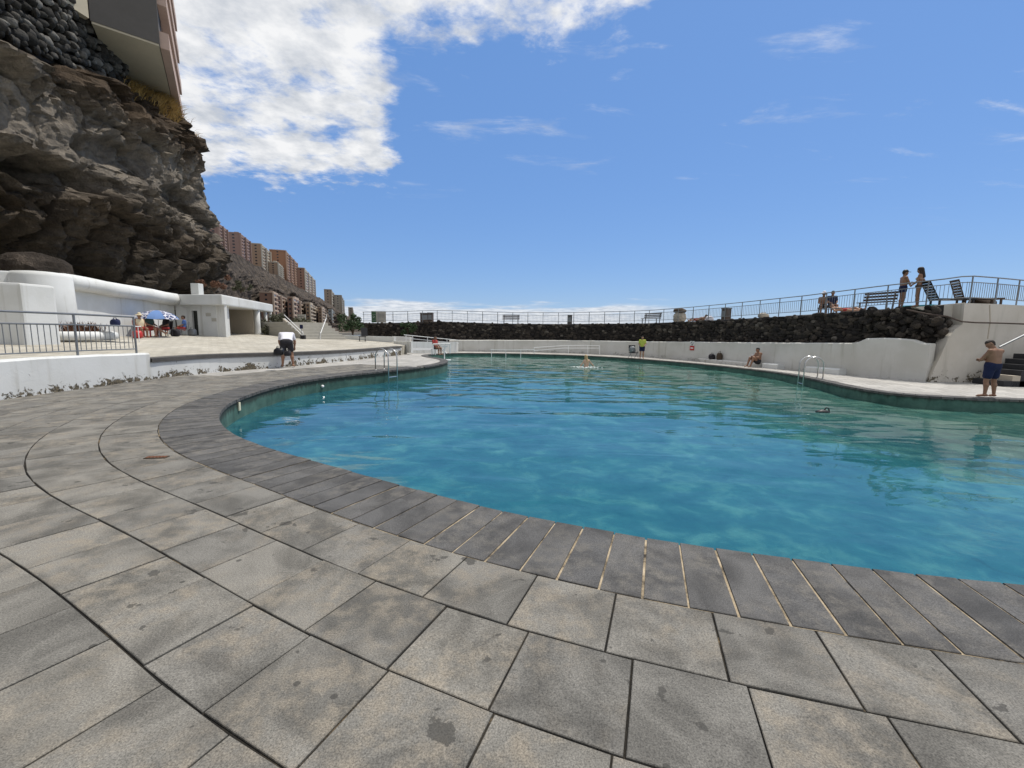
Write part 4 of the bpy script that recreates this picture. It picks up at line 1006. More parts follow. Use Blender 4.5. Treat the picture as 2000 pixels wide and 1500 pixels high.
def boxy(name, px, back, size, mat, label, cat, rz=0):
    t = thing(name, label, cat, prom(px, back), tangent(px) + rz)
    MB().box((0, 0, size[2] / 2), size).build('body', mat, t, bevel=0.03); MB().box((0, 0, size[2] + .03), (size[0] * 1.08, size[1] * 1.08, .06)).build('cap', mat, t)
    MB().box((0, -size[1] / 2 - .004, size[2] * .55), (size[0] * .7, .012, size[2] * .5)).build('front_panel', 'galv', t)
boxy('litter_bin', 1113, 0.8, (.42, .42, .82), 'ledge', 'dark square bin behind the railing near mid pool', 'bin')
boxy('litter_bin', 1418, 0.7, (.46, .46, .78), 'wood_dark', 'brown square bin behind the railing above the wall sign', 'bin')
boxy('cabinet', 829, 0.9, (.8, .5, .85), 'wood_dark', 'dark cabinet left of the two on the far promenade', 'cabinet', .4)
boxy('cabinet', 841, 1.0, (.5, .5, .85), 'wood_dark', 'dark cabinet right of the two on the far promenade', 'cabinet')
p = prom(1327, 0.9); t = thing('stone_planter', 'rough round stone pillar standing on the promenade', 'pillar', p)
boulder((0, 0, .42), (.5, .5, .52), 4, None, '').build('base', 'tan', t); boulder((0, 0, .92), (.52, .52, .22), 9, None, '').build('top', 'bark', t)
p = prom(740, 0.9); t = thing('notice_board', 'green and grey notice board on the promenade at the far left', 'sign', p, 0)
MB().box((-.50, 0, .62), (.46, .07, 1.1)).build('green_panel', 'sign_green', t); gp_ = MB().box((.22, 0, .62), (.97, .06, 1.1)).build('grey_panel', 'sign_grey', t)
for sx_ in (-.62, .6): MB().tube([(sx_, .06, 0), (sx_, .06, 1.1)], .03, 6).build('post', 'galv', t)
MB().tube([(-.56, -.04, .62), (-.48, -.04, .72), (-.42, -.04, .62), (-.5, -.04, .5)], .012, 5, True).build('emblem', 'sign_white', t)
for k in range(3): MB().box((.22, -.034, .9 - k * .14), (.7, .006, .03)).build('text_line', 'ledge', gp_)
# sun loungers on the right end of the promenade
def lounger(p, rz, label, mat, back):
    t = thing('sun_lounger', label, 'sun lounger', p, rz, 'sun loungers on the promenade')
    MB().box((0, -.35, .30), (.65, 1.3, .06)).build('base', mat, t)
    for k in range(7):
        s_ = .1 + k * .12; MB().box((0, .3 + s_ * math.cos(back), .3 + s_ * math.sin(back)), (.64, .10, .03), rx=back).build('back_slat', mat, t)
    for sx_ in (-.28, .28):
        for y_ in (-.9, .25): MB().box((sx_, y_, .14), (.06, .06, .28)).build('leg', mat, t)
    for sx_ in (-.3, .3): MB().tube([(sx_, .3, .3), (sx_, .3 + .85 * math.cos(back), .3 + .85 * math.sin(back))], .022, 6).build('back_frame', mat, t)
lounger(prom(1836, 0.9), math.radians(75), 'dark sun lounger with raised back by the standing couple', 'black', 1.1)
q_ = AT(1892, 586, 18.6); q_.z = TZ - .01; lounger(q_, math.radians(70), 'brown sun lounger with upright back at the railing corner', 'wood_dark', 1.25)
q_ = AT(1918, 586, 18.9); q_.z = TZ - .01
t = thing('rolled_mat', 'brown rolled lounger mattress lying by the railing corner', 'mattress', q_, .1); MB().tube([(-.5, 0, .17), (0, 0, .17), (.55, 0, .17)], [.15, .17, .16], 12).build('roll', 'bark', t, smooth=True); MB().tube([(.3, 0, .17), (.36, 0, .17)], [.176, .176], 12).build('strap', 'wood_dark', t)
M_prom_ext = MB().prism([tuple(AT(1800, 600, 19.9)[:2]), tuple(AT(1884, 592, 18.3)[:2]), tuple(AT(2060, 600, 18.9)[:2]), (30, 30), (19, 30)], -2, TZ - .014)
struct(M_prom_ext.build('promenade', 'deck'))
# turquoise towel by the couple's feet
q_ = prom(1795, .55); t = MB().box((q_.x, q_.y, q_.z + .05), (1.1, .5, .09), rz=tangent(1795)).build('towel', 'teal_cloth', bevel=.03); tag(t, 'turquoise towel on the promenade at the feet of the couple', 'towel')

# ------------------------------------------------------------------ ladders and pool fittings
def ladder(a, b, lip_dir, label, zdeck):
    """a, b: deck feet of the two rails; lip_dir: towards the water"""
    t = thing('pool_ladder', label, 'ladder', ((a + b) / 2).to_tuple(), 0, 'stainless pool ladders')
    n_ = Vector(lip_dir).normalized()
    for q0 in (a, b):
        pth = [q0 + Vector((0, 0, -.02)), q0 + Vector((0, 0, .55))]
        for k in range(1, 12):
            an = math.pi * k / 12; pth.append(q0 + n_ * (.36 - .36 * math.cos(an)) + Vector((0, 0, .55 + .36 * math.sin(an))))
        pth += [q0 + n_ * .72 + Vector((0, 0, .5)), q0 + n_ * .72 + Vector((0, 0, -1.5))]
        child_build(MB().tube(pth, 0.024, 10), 'rail', 'steel', t, smooth=True)
        child_build(MB().lathe(q0 + Vector((0, 0, 0)), [(.05, 0), (.05, .012), (.03, .02)], 12), 'flange', 'steel', t)
    for z in (-.25, -.55, -.85, -1.15):
        c = [q0 + n_ * .72 + Vector((0, 0, z)) for q0 in (a, b)]; child_build(MB().tube(c, .022, 8), 'rung', 'steel', t)
def lipdir(p): i = min(range(len(lip)), key=lambda i: (lip[i].x - p.x) ** 2 + (lip[i].y - p.y) ** 2); return -lipn[i], lip[i]
for pxs, py, lab in (((714, 734), 721, 'stainless pool ladder on the left deck near the retaining wall'), ((1624, 1640), 739.5, 'stainless pool ladder on the right deck below the wavy white wall')):
    pm = PD(sum(pxs) / 2, py); nn, l_ = lipdir(pm); c = l_ - nn * .42; tg_ = Vector((-nn.y, nn.x, 0)) * .25; c.z = l_.z
    ladder(c - tg_, c + tg_, nn, lab, 0)
# white rails of the pool entry steps
hr = thing('pool_entry_rails', 'white hand rails of the entry steps at the far pool edge', 'railing', P(1060, 692, -.3))
def hrail(pts_): child_build(MB().tube([AT(x, y, Y) for x, y, Y in pts_], .028, 6), 'rail', 'rail_white', hr)
hrail([(958, 683, 37.3), (1000, 683.5, 37), (1043, 683, 37)]); hrail([(1043, 679, 37.6), (1100, 675, 38), (1140, 674.5, 38), (1171, 675, 37.6)]); hrail([(1043, 685, 37.4), (1100, 680, 37.8), (1171, 680, 37.6)])
for x, y0, y1, Y in ((960, 683, 712, 37.3), (988, 683.5, 712, 37), (1017, 683.5, 712, 37), (1043, 679, 712, 37.4), (1110, 675, 696, 38), (1148, 675, 696, 37.9), (1171, 675, 692, 37.6)):
    child_build(MB().tube([AT(x, y0, Y), AT(x, y1, Y)], .028, 6), 'post', 'rail_white', hr)
# pool lift: white frame by the peninsula
lf = thing('pool_lift', 'white metal pool lift frame standing at the inner corner of the pool', 'pool lift', P(858, 692, -.1))
Yl = 28.5
for pts_ in ([(846, 692), (846, 672)], [(846, 672), (879, 672)], [(879, 672), (879, 690)], [(868, 672), (868, 702)], [(862, 676), (874, 676)], [(864, 684), (873, 690)], [(873, 676), (864, 684)]):
    child_build(MB().tube([AT(x, y, Yl) for x, y in pts_], .04, 8), 'frame_tube', 'rail_white', lf)
c = AT(871, 703, Yl); child_build(MB().box((c.x, c.y, c.z), (.6, .5, .05)), 'platform', 'rail_white', lf)

# ramp with white rails beyond the peninsula
rp = thing('access_ramp', 'white walled access ramp with rails between terrace and far deck', 'ramp', P(830, 688, -.1))
face([(767, 666), (803, 667), (803, 689), (780, 690)], 34.5, 32.5, 0.3, 'white', 'side_wall', rp)
face([(803, 667.5), (893, 668), (893, 690), (803, 690)], 34.2, 38.6, 0.25, 'white', 'front_wall', rp)
face([(806, 679.5), (848, 680), (848, 684), (806, 684)], 33.9, 36.0, 0.05, 'rail_white', 'front_step', rp)
for dy in (0, 6):
    child_build(MB().tube([AT(x, y + dy, Y) for x, y, Y in ((789, 654, 35.5), (825, 657.5, 36.6), (860, 661, 37.6), (896, 664.5, 38.6))], .03, 6), 'rail', 'rail_white', rp)
for x, y0, y1, Y in ((793, 654, 668, 35.6), (806, 656, 668, 36), (835, 658.5, 669, 36.9), (873, 662, 671, 38)):
    child_build(MB().tube([AT(x, y0, Y), AT(x, y1, Y)], .03, 6), 'post', 'rail_white', rp)
lw = face([(668, 655), (769, 658), (769, 668), (668, 668)], 38.0, 36.0, 0.4, 'white', 'wall_face', thing('planter_wall', 'low white planter wall right of the wide steps', 'wall', PT(720, 668)))
lw2 = thing('planter_wall', 'grey white wall end beside the ramp rails', 'wall', AT(780, 668, 38)); face([(766, 657), (800, 658), (800, 668), (766, 668)], 37.5, 38.2, .4, 'white_old_shaded', 'wall_face', lw2)

# wide steps at the back of the terrace
stp = thing('wide_steps', 'broad pale concrete steps rising at the back of the terrace', 'steps', AT(640, 664, 34.5))
p0, p1 = AT(597, 665, 33.5), AT(676, 665, 36.5)
dv = (p1 - p0); dv.z = 0; dv.normalize(); nb = Vector((-dv.y, dv.x, 0)); zb = PT(640, 664).z - .02
zb = AT(640, 664.5, 35).z
for k in range(6):
    a, b = p0 + nb * .5 * k, p1 + nb * .5 * k
    child_build(MB().prism([(q_.x, q_.y) for q_ in (a, b, b + nb * 6, a + nb * 6)], zb + .24 * k - (.3 if k == 0 else -.002), zb + .24 * (k + 1)), 'step', 'sign_grey', stp, bevel=.02)
for pts_ in ([(626, 665, 33.9), (626, 651, 33.9), (637, 622, 37), (638, 614, 37)], [(555, 615, 35), (592, 650, 33.4), (592, 664, 33.4)], [(556, 622, 35), (592, 657, 33.4)]):
    child_build(MB().tube([AT(*q_) for q_ in pts_], .03, 6), 'hand_rail', 'rail_white', stp)
face([(552, 622), (600, 664), (556, 664)], 35.6, 34.0, .3, 'tan', 'stair_flank', stp)
pn = thing('info_panel', 'white panel on the landing above the wide steps', 'sign', AT(592, 634, 44)); 
c = AT(589, 625, 44); child_build(MB().box((c.x, c.y, c.z), (.85, .1, 1.15)), 'panel', 'sign_grey', pn); child_build(MB().box((c.x, c.y + .06, c.z - .9), (.1, .1, 1.6)), 'post', 'galv', pn)
for k in range(4): child_build(MB().box((c.x, c.y - .055, c.z + .35 - k * .2), (.6, .006, .04)), 'text_line', 'ledge', pn)
bs = thing('blue_sign', 'small dark blue sign on a thin post at the wide steps', 'sign', AT(588.5, 663, 33)); c = AT(588.5, 638, 33); child_build(MB().box((c.x, c.y, c.z), (.24, .03, .30)), 'plate', 'navy', bs); c2 = AT(588.5, 664, 33); child_build(MB().tube([c2, c + Vector((0, .03, .1))], .02, 6), 'post', 'galv', bs)
blk2 = AT(592, 660, 33.0); MBb = MB().box((blk2.x, blk2.y, blk2.z), (.3, .3, .42)).build('crate', 'black', bevel=.02); tag(MBb, 'black box at the foot of the wide steps', 'box')
t = thing('folded_chair', 'black folding chair standing by the low planter wall', 'chair', PT(708, 667), .5)
MB().box((0, 0, .40), (.5, .5, .05)).build('seat', 'black', t); MB().box((.2, .25, .78), (.5, .05, .7), rx=-.3).build('backrest', 'black', t)
for a_ in (-.22, .22):
    for b_ in (-.22, .22): MB().tube([(a_, b_, 0), (a_, -b_ * .4, .4)], .02, 6).build('leg', 'black', t)

# ------------------------------------------------------------------ bushes
def bush(c, s, n_, seed, mat, label, name='bush', leaf=.11):
    t = thing(name, label, 'bush', c); rr = np.random.RandomState(seed); vs = []; fs = []
    cl = [(rr.normal(0, .45, 3) * np.array(s) + np.array([0, 0, s[2] * .9]), rr.uniform(.25, .5)) for _ in range(9)]
    for _ in range(n_):
        cc, r_ = cl[rr.randint(len(cl))]; d_ = rr.normal(0, 1, 3); d_ /= np.linalg.norm(d_); p_ = cc + d_ * r_ * min(s) * rr.uniform(.55, 1.15)
        if p_[2] < .05: continue
        a_ = rr.normal(0, 1, 3); a_ /= np.linalg.norm(a_); b_ = np.cross(a_, d_); b_ /= np.linalg.norm(b_) + 1e-6; l = leaf * rr.uniform(.6, 1.3); o = len(vs)
        vs += [tuple(p_ - a_ * l), tuple(p_ + b_ * l * .45), tuple(p_ + a_ * l), tuple(p_ - b_ * l * .45)]; fs.append((o, o + 1, o + 2, o + 3))
    stuff(MB().add(vs, fs).build('crown', mat, t, fix=False))
    for k in range(4):
        a_ = rr.uniform(0, 6.28); e_ = (math.cos(a_) * s[0] * .5, math.sin(a_) * s[1] * .5, s[2] * 1.1); MB().tube([(0, 0, -.1), (e_[0] * .3, e_[1] * .3, e_[2] * .5), e_], [.06, .04, .015], 6).build('stem', 'bark', t)
bush(AT(689, 652, 39.5), (1.1, 1.0, 1.0), 1500, 1, 'leaf', 'dark green bush at the left end of the lava stone wall')
q_ = AT(795, 655, 40.6); bush(q_, (.75, .7, .85), 1300, 2, 'leaf', 'dark green bush in front of the lava stone wall by the cabinets')
q_ = AT(560, 660, 38.5); bush(q_, (2.0, 1.6, 1.3), 2600, 3, 'leaf_dull', 'dusty olive bush between the kiosk and the wide steps')
q_ = AT(470, 570, 41.0); bush(q_, (1.4, 1.0, .45), 900, 4, 'leaf_dull', 'dry scrub growing behind the kiosk roof')
q_ = AT(418, 568, 36.0); bush(q_, (1.8, 1.0, .5), 900, 6, 'succulent', 'brown dry plants on the kiosk roof')

# ------------------------------------------------------------------ people: one continuous skin from blended tapered limbs
def sdf_mesh(elems, vox):
    pts_ = np.array([e[0] for e in elems] + [e[1] for e in elems]); rm = max(max(e[2], e[3]) for e in elems)
    lo = pts_.min(0) - rm - 4 * vox; hi = pts_.max(0) + rm + 4 * vox
    n_ = np.ceil((hi - lo) / vox).astype(int) + 1; D = np.full(n_, 0.3, np.float32)
    for (a, b, ra, rb, k, flat) in elems:
        a = np.array(a, float); b = np.array(b, float); mr = max(ra, rb) * 1.15 + k * 1.5 + 2 * vox
        l0 = np.maximum(((np.minimum(a, b) - mr - lo) / vox).astype(int), 0); l1 = np.minimum(((np.maximum(a, b) + mr - lo) / vox).astype(int) + 2, n_)
        g = np.meshgrid(*[lo[i] + vox * np.arange(l0[i], l1[i]) for i in range(3)], indexing='ij'); p_ = np.stack(g, -1)
        ab = b - a; L2 = float(ab @ ab)
        tt = np.clip(((p_ - a) @ ab) / L2, 0, 1) if L2 > 1e-9 else np.zeros(p_.shape[:3])
        q_ = p_ - a - tt[..., None] * ab
        if flat is not None:
            ax, f = np.array(flat[0], float), flat[1]; ax /= np.linalg.norm(ax); q_ = q_ + (q_ @ ax)[..., None] * ax * (f - 1)
        d_ = np.linalg.norm(q_, axis=-1) - (ra + (rb - ra) * tt)
        sl = tuple(slice(l0[i], l1[i]) for i in range(3)); o = D[sl]
        h = np.clip(0.5 + 0.5 * (o - d_) / k, 0, 1); D[sl] = o + (d_ - o) * h - k * h * (1 - h)
    S = D < 0; c = S[:-1, :-1, :-1].astype(np.int8); tot = np.zeros(c.shape, int)
    for i in (0, 1):
        for j in (0, 1):
            for k in (0, 1): tot += S[i:n_[0] - 1 + i, j:n_[1] - 1 + j, k:n_[2] - 1 + k]
    act = (tot > 0) & (tot < 8); id_ = -np.ones(act.shape, int); id_[act] = np.arange(act.sum()); ci = np.argwhere(act)
    acc = np.zeros((len(ci), 3)); cnt = np.zeros(len(ci))
    cor = [(i, j, k) for i in (0, 1) for j in (0, 1) for k in (0, 1)]
    for x in range(8):
        for y_ in range(x + 1, 8):
            A_, B_ = np.array(cor[x]), np.array(cor[y_])
            if np.abs(A_ - B_).sum() != 1: continue
            va = D[tuple((ci + A_).T)]; vb = D[tuple((ci + B_).T)]; m_ = (va < 0) != (vb < 0); t_ = np.where(m_, va / np.where(m_, va - vb, 1), 0)
            acc += m_[:, None] * (A_ + t_[:, None] * (B_ - A_)); cnt += m_
    V = lo + vox * (ci + acc / np.maximum(cnt, 1)[:, None]); F = []
    for ax in range(3):
        s0 = [slice(1, -1)] * 3; s0[ax] = slice(0, -1); s1 = [slice(1, -1)] * 3; s1[ax] = slice(1, None)
        A_, B_ = S[tuple(s0)], S[tuple(s1)]; ed = np.argwhere(A_ != B_); sg = A_[tuple(ed.T)]
        base = ed + np.array([0 if i == ax else 1 for i in range(3)]); u = (ax + 1) % 3; v = (ax + 2) % 3; eu = np.eye(3, dtype=int)[u]; ev = np.eye(3, dtype=int)[v]
        qd = np.stack([id_[tuple((base - eu - ev).T)], id_[tuple((base - ev).T)], id_[tuple(base.T)], id_[tuple((base - eu).T)]], -1)
        qd[~sg] = qd[~sg][:, ::-1]; F.append(qd[(qd >= 0).all(1)])
    return V, np.concatenate(F)

V3 = lambda *a: np.array(a, float)
def stand(**kw):
    J = dict(head=V3(0, .015, 1.625), neck=V3(0, -.02, 1.46), pelvis=V3(0, 0, .94), shL=V3(-.185, -.015, 1.41), shR=V3(.185, -.015, 1.41), elL=V3(-.235, -.03, 1.12), elR=V3(.235, -.03, 1.12), wrL=V3(-.245, .03, .87), wrR=V3(.245, .03, .87),
             hpL=V3(-.095, 0, .92), hpR=V3(.095, 0, .92), knL=V3(-.105, .02, .50), knR=V3(.105, .02, .50), anL=V3(-.11, -.02, .085), anR=V3(.11, -.02, .085), toL=V3(-.14, .15, .03), toR=V3(.14, .15, .03), face=V3(0, 1, 0), fwd=V3(0, 1, 0))
    for k, v in kw.items(): J[k] = V3(*v)
    return J
def sit_chair(**kw):
    base = dict(head=(0, .02, 1.17), neck=(0, -.03, 1.01), pelvis=(0, 0, .49), shL=(-.18, -.03, .96), shR=(.18, -.03, .96), elL=(-.22, .04, .70), elR=(.22, .04, .70), wrL=(-.14, .26, .62), wrR=(.14, .26, .62), hpL=(-.095, .02, .48), hpR=(.095, .02, .48),
                knL=(-.12, .43, .48), knR=(.12, .43, .48), anL=(-.12, .42, .08), anR=(.12, .42, .08), toL=(-.14, .58, .03), toR=(.14, .58, .03)); base.update(kw); return stand(**base)
def sit_floor(**kw):
    base = dict(head=(0, .06, .78), neck=(0, -.02, .63), pelvis=(0, 0, .12), shL=(-.18, -.02, .58), shR=(.18, -.02, .58), elL=(-.2, .14, .36), elR=(.2, .14, .36), wrL=(-.1, .33, .40), wrR=(.1, .33, .40), hpL=(-.095, .02, .12), hpR=(.095, .02, .12),
                knL=(-.13, .40, .44), knR=(.13, .40, .44), anL=(-.12, .50, .08), anR=(.12, .50, .08), toL=(-.13, .65, .03), toR=(.13, .65, .03)); base.update(kw); return stand(**base)
def lying(**kw):
    base = dict(head=(0, -.75, .36), neck=(0, -.60, .26), pelvis=(0, 0, .12), shL=(-.18, -.55, .24), shR=(.18, -.55, .24), elL=(-.25, -.35, .10), elR=(.25, -.35, .10), wrL=(-.22, -.1, .12), wrR=(.22, -.1, .12), hpL=(-.095, .02, .12), hpR=(.095, .02, .12),
                knL=(-.11, .42, .22), knR=(.11, .42, .10), anL=(-.11, .80, .08), anR=(.11, .82, .07), toL=(-.13, .86, .20), toR=(.13, .88, .2), face=(0, .8, .6), fwd=(0, .4, .9)); base.update(kw); return stand(**base)

def nrmz(v): return v / (np.linalg.norm(v) + 1e-9)
def hand(wr, el, inward, curl, k=.008):
    d_ = nrmz(wr - el); pn_ = nrmz(inward - d_ * (inward @ d_)); sd = np.cross(d_, pn_); E_ = []
    pe = wr + d_ * .085; E_.append((wr, pe, .030, .040, .02, (pn_, 1.9)))
    for j, (o, ln) in enumerate(((-.030, .070), (-.010, .080), (.010, .076), (.029, .060))):
        b0 = pe + sd * o - d_ * .01; m_ = b0 + (d_ * math.cos(curl * .6) + pn_ * math.sin(curl * .6)) * ln * .55; e_ = m_ + (d_ * math.cos(curl * 1.6) + pn_ * math.sin(curl * 1.6)) * ln * .5
        E_ += [(b0, m_, .0098, .009, k, None), (m_, e_, .009, .0075, k, None)]
    t0 = wr + d_ * .03 - sd * .03; t1 = t0 + nrmz(d_ * .6 - sd * .6 + pn_ * .4) * .04; t2 = t1 + nrmz(d_ * .9 - sd * .1 + pn_ * .35) * .032
    return E_ + [(t0, t1, .014, .011, k, None), (t1, t2, .011, .009, k, None)]
def build_body(J, w=1.0, belly=1.0, curl=.5, bust=0.0):
    E_ = []; up = nrmz(J['neck'] - J['pelvis']); rS = nrmz(J['shR'] - J['shL']); rH = nrmz(J['hpR'] - J['hpL']); fw = nrmz(np.cross(up, rS))
    lerp = lambda t: J['pelvis'] * (1 - t) + J['neck'] * t
    fw2 = J['fwd']; f_ax = fw if abs(fw @ fw2) > .1 else fw2
    for t_, hw, r_, fl in ((-.06, .060, .108, 1.05), (.10, .065, .105 * belly, 1.0 / max(.9, belly * .95)), (.32, .055, .102 * belly, 1.0 / max(.9, belly * .93)), (.52, .075, .108, 1.05), (.70, .090, .108, 1.1), (.84, .095, .085, 1.15)):
        rv = rH * (1 - t_) + rS * t_; c = lerp(t_); E_.append((c - rv * hw * w, c + rv * hw * w, r_ * w, r_ * w, .055, (f_ax, fl)))
    if bust:
        for s_ in (-1, 1): c = lerp(.62) + fw * .075 + rS * s_ * .075; E_.append((c, c + fw * .01, bust, bust, .03, None))
    E_.append((lerp(.93), J['neck'] + (J['head'] - J['neck']) * .45, .062 * w, .052, .04, None))
    for s in 'LR':
        sh, el, wr, hp, kn, an, to = (J[k + s] for k in ('sh', 'el', 'wr', 'hp', 'kn', 'an', 'to'))
        E_ += [(lerp(.90), sh, .06 * w, .058 * w, .05, None), (sh, el, .056 * w, .042 * w, .03, None), (el, el + (wr - el) * .35, .043 * w, .044 * w, .02, None), (el + (wr - el) * .3, wr, .044 * w, .027, .02, None)]
        inw = nrmz(lerp(.4) - wr); E_ += hand(wr, el, inw, curl)
        E_ += [(hp, kn, .088 * w, .056 * w, .045, None), (kn, kn + (an - kn) * .32 - nrmz(to - an) * .012, .054 * w, .058 * w, .025, None), (kn + (an - kn) * .3 - nrmz(to - an) * .012, an, .057 * w, .036, .025, None)]
        heel = an - nrmz(to - an) * .045 + nrmz(an - kn) * .03; ball = an * .25 + to * .75
        E_ += [(an + nrmz(an - kn) * .02, heel, .036, .034, .02, None), (an + nrmz(an - kn) * .015, ball, .036, .036, .02, None), (ball, to, .035, .024, .015, ((0, 0, 1), 1.25))]
    h = J['head']; fc = nrmz(J['face']); hu = nrmz(h - J['neck']); hu = nrmz(hu - fc * (hu @ fc) * .8); sd = np.cross(fc, hu)
    E_ += [(h + hu * .035 - fc * .02, h + hu * .02 + fc * .015, .088, .086, .03, (sd, 1.12)), (h - hu * .02 + fc * .03, h - hu * .075 + fc * .045, .066, .042, .03, (sd, 1.05)), (J['neck'] + (h - J['neck']) * .4, h - hu * .03 - fc * .01, .052, .058, .03, None),
           (h + fc * .088 + hu * .012, h + fc * .112 - hu * .018, .010, .014, .012, None), (h + fc * .07 - hu * .085, h + fc * .075 - hu * .083, .022, .02, .02, None), (h + fc * .086 - hu * .048, h + fc * .09 - hu * .05, .014, .014, .012, None),
           (h + fc * .082 + hu * .04 - sd * .03, h + fc * .082 + hu * .04 + sd * .03, .014, .014, .014, None)]
    for s_ in (-1, 1): E_.append((h + sd * s_ * .082 + hu * .015 - fc * .01, h + sd * s_ * .088 - hu * .02 - fc * .008, .016, .012, .008, None))
    return E_, (h, fc, hu, sd)
def clothes(J, kind, w=1.0, belly=1.0):
    up = nrmz(J['neck'] - J['pelvis']); rS = nrmz(J['shR'] - J['shL']); rH = nrmz(J['hpR'] - J['hpL']); fw = nrmz(np.cross(up, rS)); lerp = lambda t: J['pelvis'] * (1 - t) + J['neck'] * t
    E_ = []
    if kind in ('shorts', 'trunks', 'long'):
        tl = dict(shorts=.62, trunks=.28, long=.95)[kind]; g = dict(shorts=.024, trunks=.012, long=.018)[kind]
        for t_, hw, r_ in ((-.06, .062, .112), (.10, .066, .109 * belly)): c = lerp(t_); E_.append((c - rH * hw * w, c + rH * hw * w, (r_ + g * .6) * w, (r_ + g * .6) * w, .05, (fw, 1.02)))
        for s in 'LR': hp, kn = J['hp' + s], J['kn' + s]; e_ = hp + (kn - hp) * tl; r_e = .088 + (.056 - .088) * tl; E_ += [(hp, e_, (.092 + g) * w, (r_e + g * 1.5) * w, .03, None)]
    elif kind in ('shirt', 'vest'):
        for t_, hw, r_, fl in ((.02, .066, .12 * belly, 1.0), (.15, .066, .118 * belly, 1.0), (.32, .058, .115 * belly, 1.0), (.52, .078, .122, 1.05), (.70, .093, .122, 1.1), (.84, .097, .098, 1.15)):
            rv = rH * (1 - t_) + rS * t_; c = lerp(t_); E_.append((c - rv * hw * w, c + rv * hw * w, r_ * w, r_ * w, .05, (fw, fl)))
        if kind == 'shirt':
            for s in 'LR': sh, el = J['sh' + s], J['el' + s]; E_ += [(lerp(.90), sh, .07 * w, .07 * w, .04, None), (sh, sh + (el - sh) * .62, .070 * w, .066 * w, .03, None)]
        else: 
            for s in 'LR': E_.append((lerp(.88), lerp(.9) * .35 + J['sh' + s] * .65, .066 * w, .068 * w, .04, None))
    elif kind == 'bikini_top':
        c = lerp(.60); 
        for s_ in (-1, 1): q_ = c + rS * s_ * .075 + fw * .06; E_.append((q_, q_ + fw * .03, .066, .06, .02, None))
        E_.append((c - rS * .088, c + rS * .088, .112, .112, .01, (up, 5.5)))
    elif kind == 'bikini_bottom':
        for t_ in (-.05, .0): c = lerp(t_); E_.append((c - rH * .07, c + rH * .07, .119, .119, .02, (up, 1.9)))
    return E_
def hair(hd, kind):
    h, fc, hu, sd = hd; E_ = []
    if kind == 'short': E_ = [(h + hu * .055 - fc * .035, h + hu * .065 + fc * .01, .088, .080, .02, (sd, 1.1)), (h + hu * .01 - fc * .05, h - hu * .02 - fc * .05, .072, .058, .02, None)]
    elif kind == 'long':
        E_ = [(h + hu * .05 - fc * .03, h + hu * .06 + fc * .01, .098, .09, .02, (sd, 1.05)), (h - fc * .05, h - hu * .30 - fc * .085, .085, .065, .03, None)]
        for s_ in (-1, 1): E_.append((h + sd * s_ * .07, h + sd * s_ * .085 - hu * .22 - fc * .02, .035, .03, .03, None))
    elif kind == 'cap': E_ = [(h + hu * .065 - fc * .02, h + hu * .07 + fc * .01, .098, .096, .02, (sd, 1.1)), (h + hu * .055 + fc * .06, h + hu * .045 + fc * .17, .06, .05, .015, (hu, 5))]
    elif kind == 'hat': E_ = [(h + hu * .085 - fc * .01, h + hu * .12, .095, .085, .02, None), (h + hu * .065, h + hu * .066, .19, .19, .015, (hu, 9))]
    return E_
def person(label, loc, rz, J, skin='skin', wear=(), hair_=('short', 'hair_dark'), scale=1.0, vox=.011, w=1.0, belly=1.0, curl=.5, bust=0.0, group=None, extra=None):
    t = thing('person', label, 'person', loc, rz, group); t.scale = (scale,) * 3
    E_, hd = build_body(J, w, belly, curl, bust); v, f = sdf_mesh(E_, vox); bd_ = np_mesh('body', v, f, skin, t)
    for kind, mat, nm in wear:
        v, f = sdf_mesh(clothes(J, kind, w, belly), vox * 1.1); np_mesh(nm, v, f, mat, t)
    for kind, mat in ([hair_] if isinstance(hair_[0], str) else hair_):
        v, f = sdf_mesh(hair(hd, kind), vox); np_mesh(dict(cap='cap', hat='sun_hat').get(kind, 'hair'), v, f, mat, t)
    h, fc, hu, sd = hd
    for s_ in (-1, 1):
        c = h + fc * .082 + hu * .018 + sd * s_ * .032; MB().lathe(tuple(c), [(.004, -.008), (.011, 0), (.004, .008)], 8).build('eye', 'black', bd_)
    c = h + fc * .098 - hu * .05; MB().tube([tuple(c - sd * .022), tuple(c + fc * .004), tuple(c + sd * .022)], .005, 5).build('mouth', 'red_cloth', bd_)
    return t
G = math.radians
# man with folded arms at the right edge of the pool
pm = PD(1930, 776); pm.z = zd(pm.x, pm.y)
person('bare chested man in navy shorts standing with folded arms on the right deck', pm, G(6), stand(head=(-.06, .10, 1.60), neck=(-.01, .0, 1.455), face=(-.75, .45, -.5),
       elL=(-.27, .12, 1.14), elR=(.25, .12, 1.14), wrL=(.04, .25, 1.18), wrR=(-.06, .27, 1.13), anL=(-.14, 0, .085), anR=(.15, -.02, .085), knL=(-.13, .02, .50), knR=(.135, .02, .50), toL=(-.22, .14, .03), toR=(.22, .14, .03)),
       'skin_dark', [('shorts', 'navy', 'shorts')], ('short', 'hair_dark'), 1.0, .009, 1.06, 1.14)
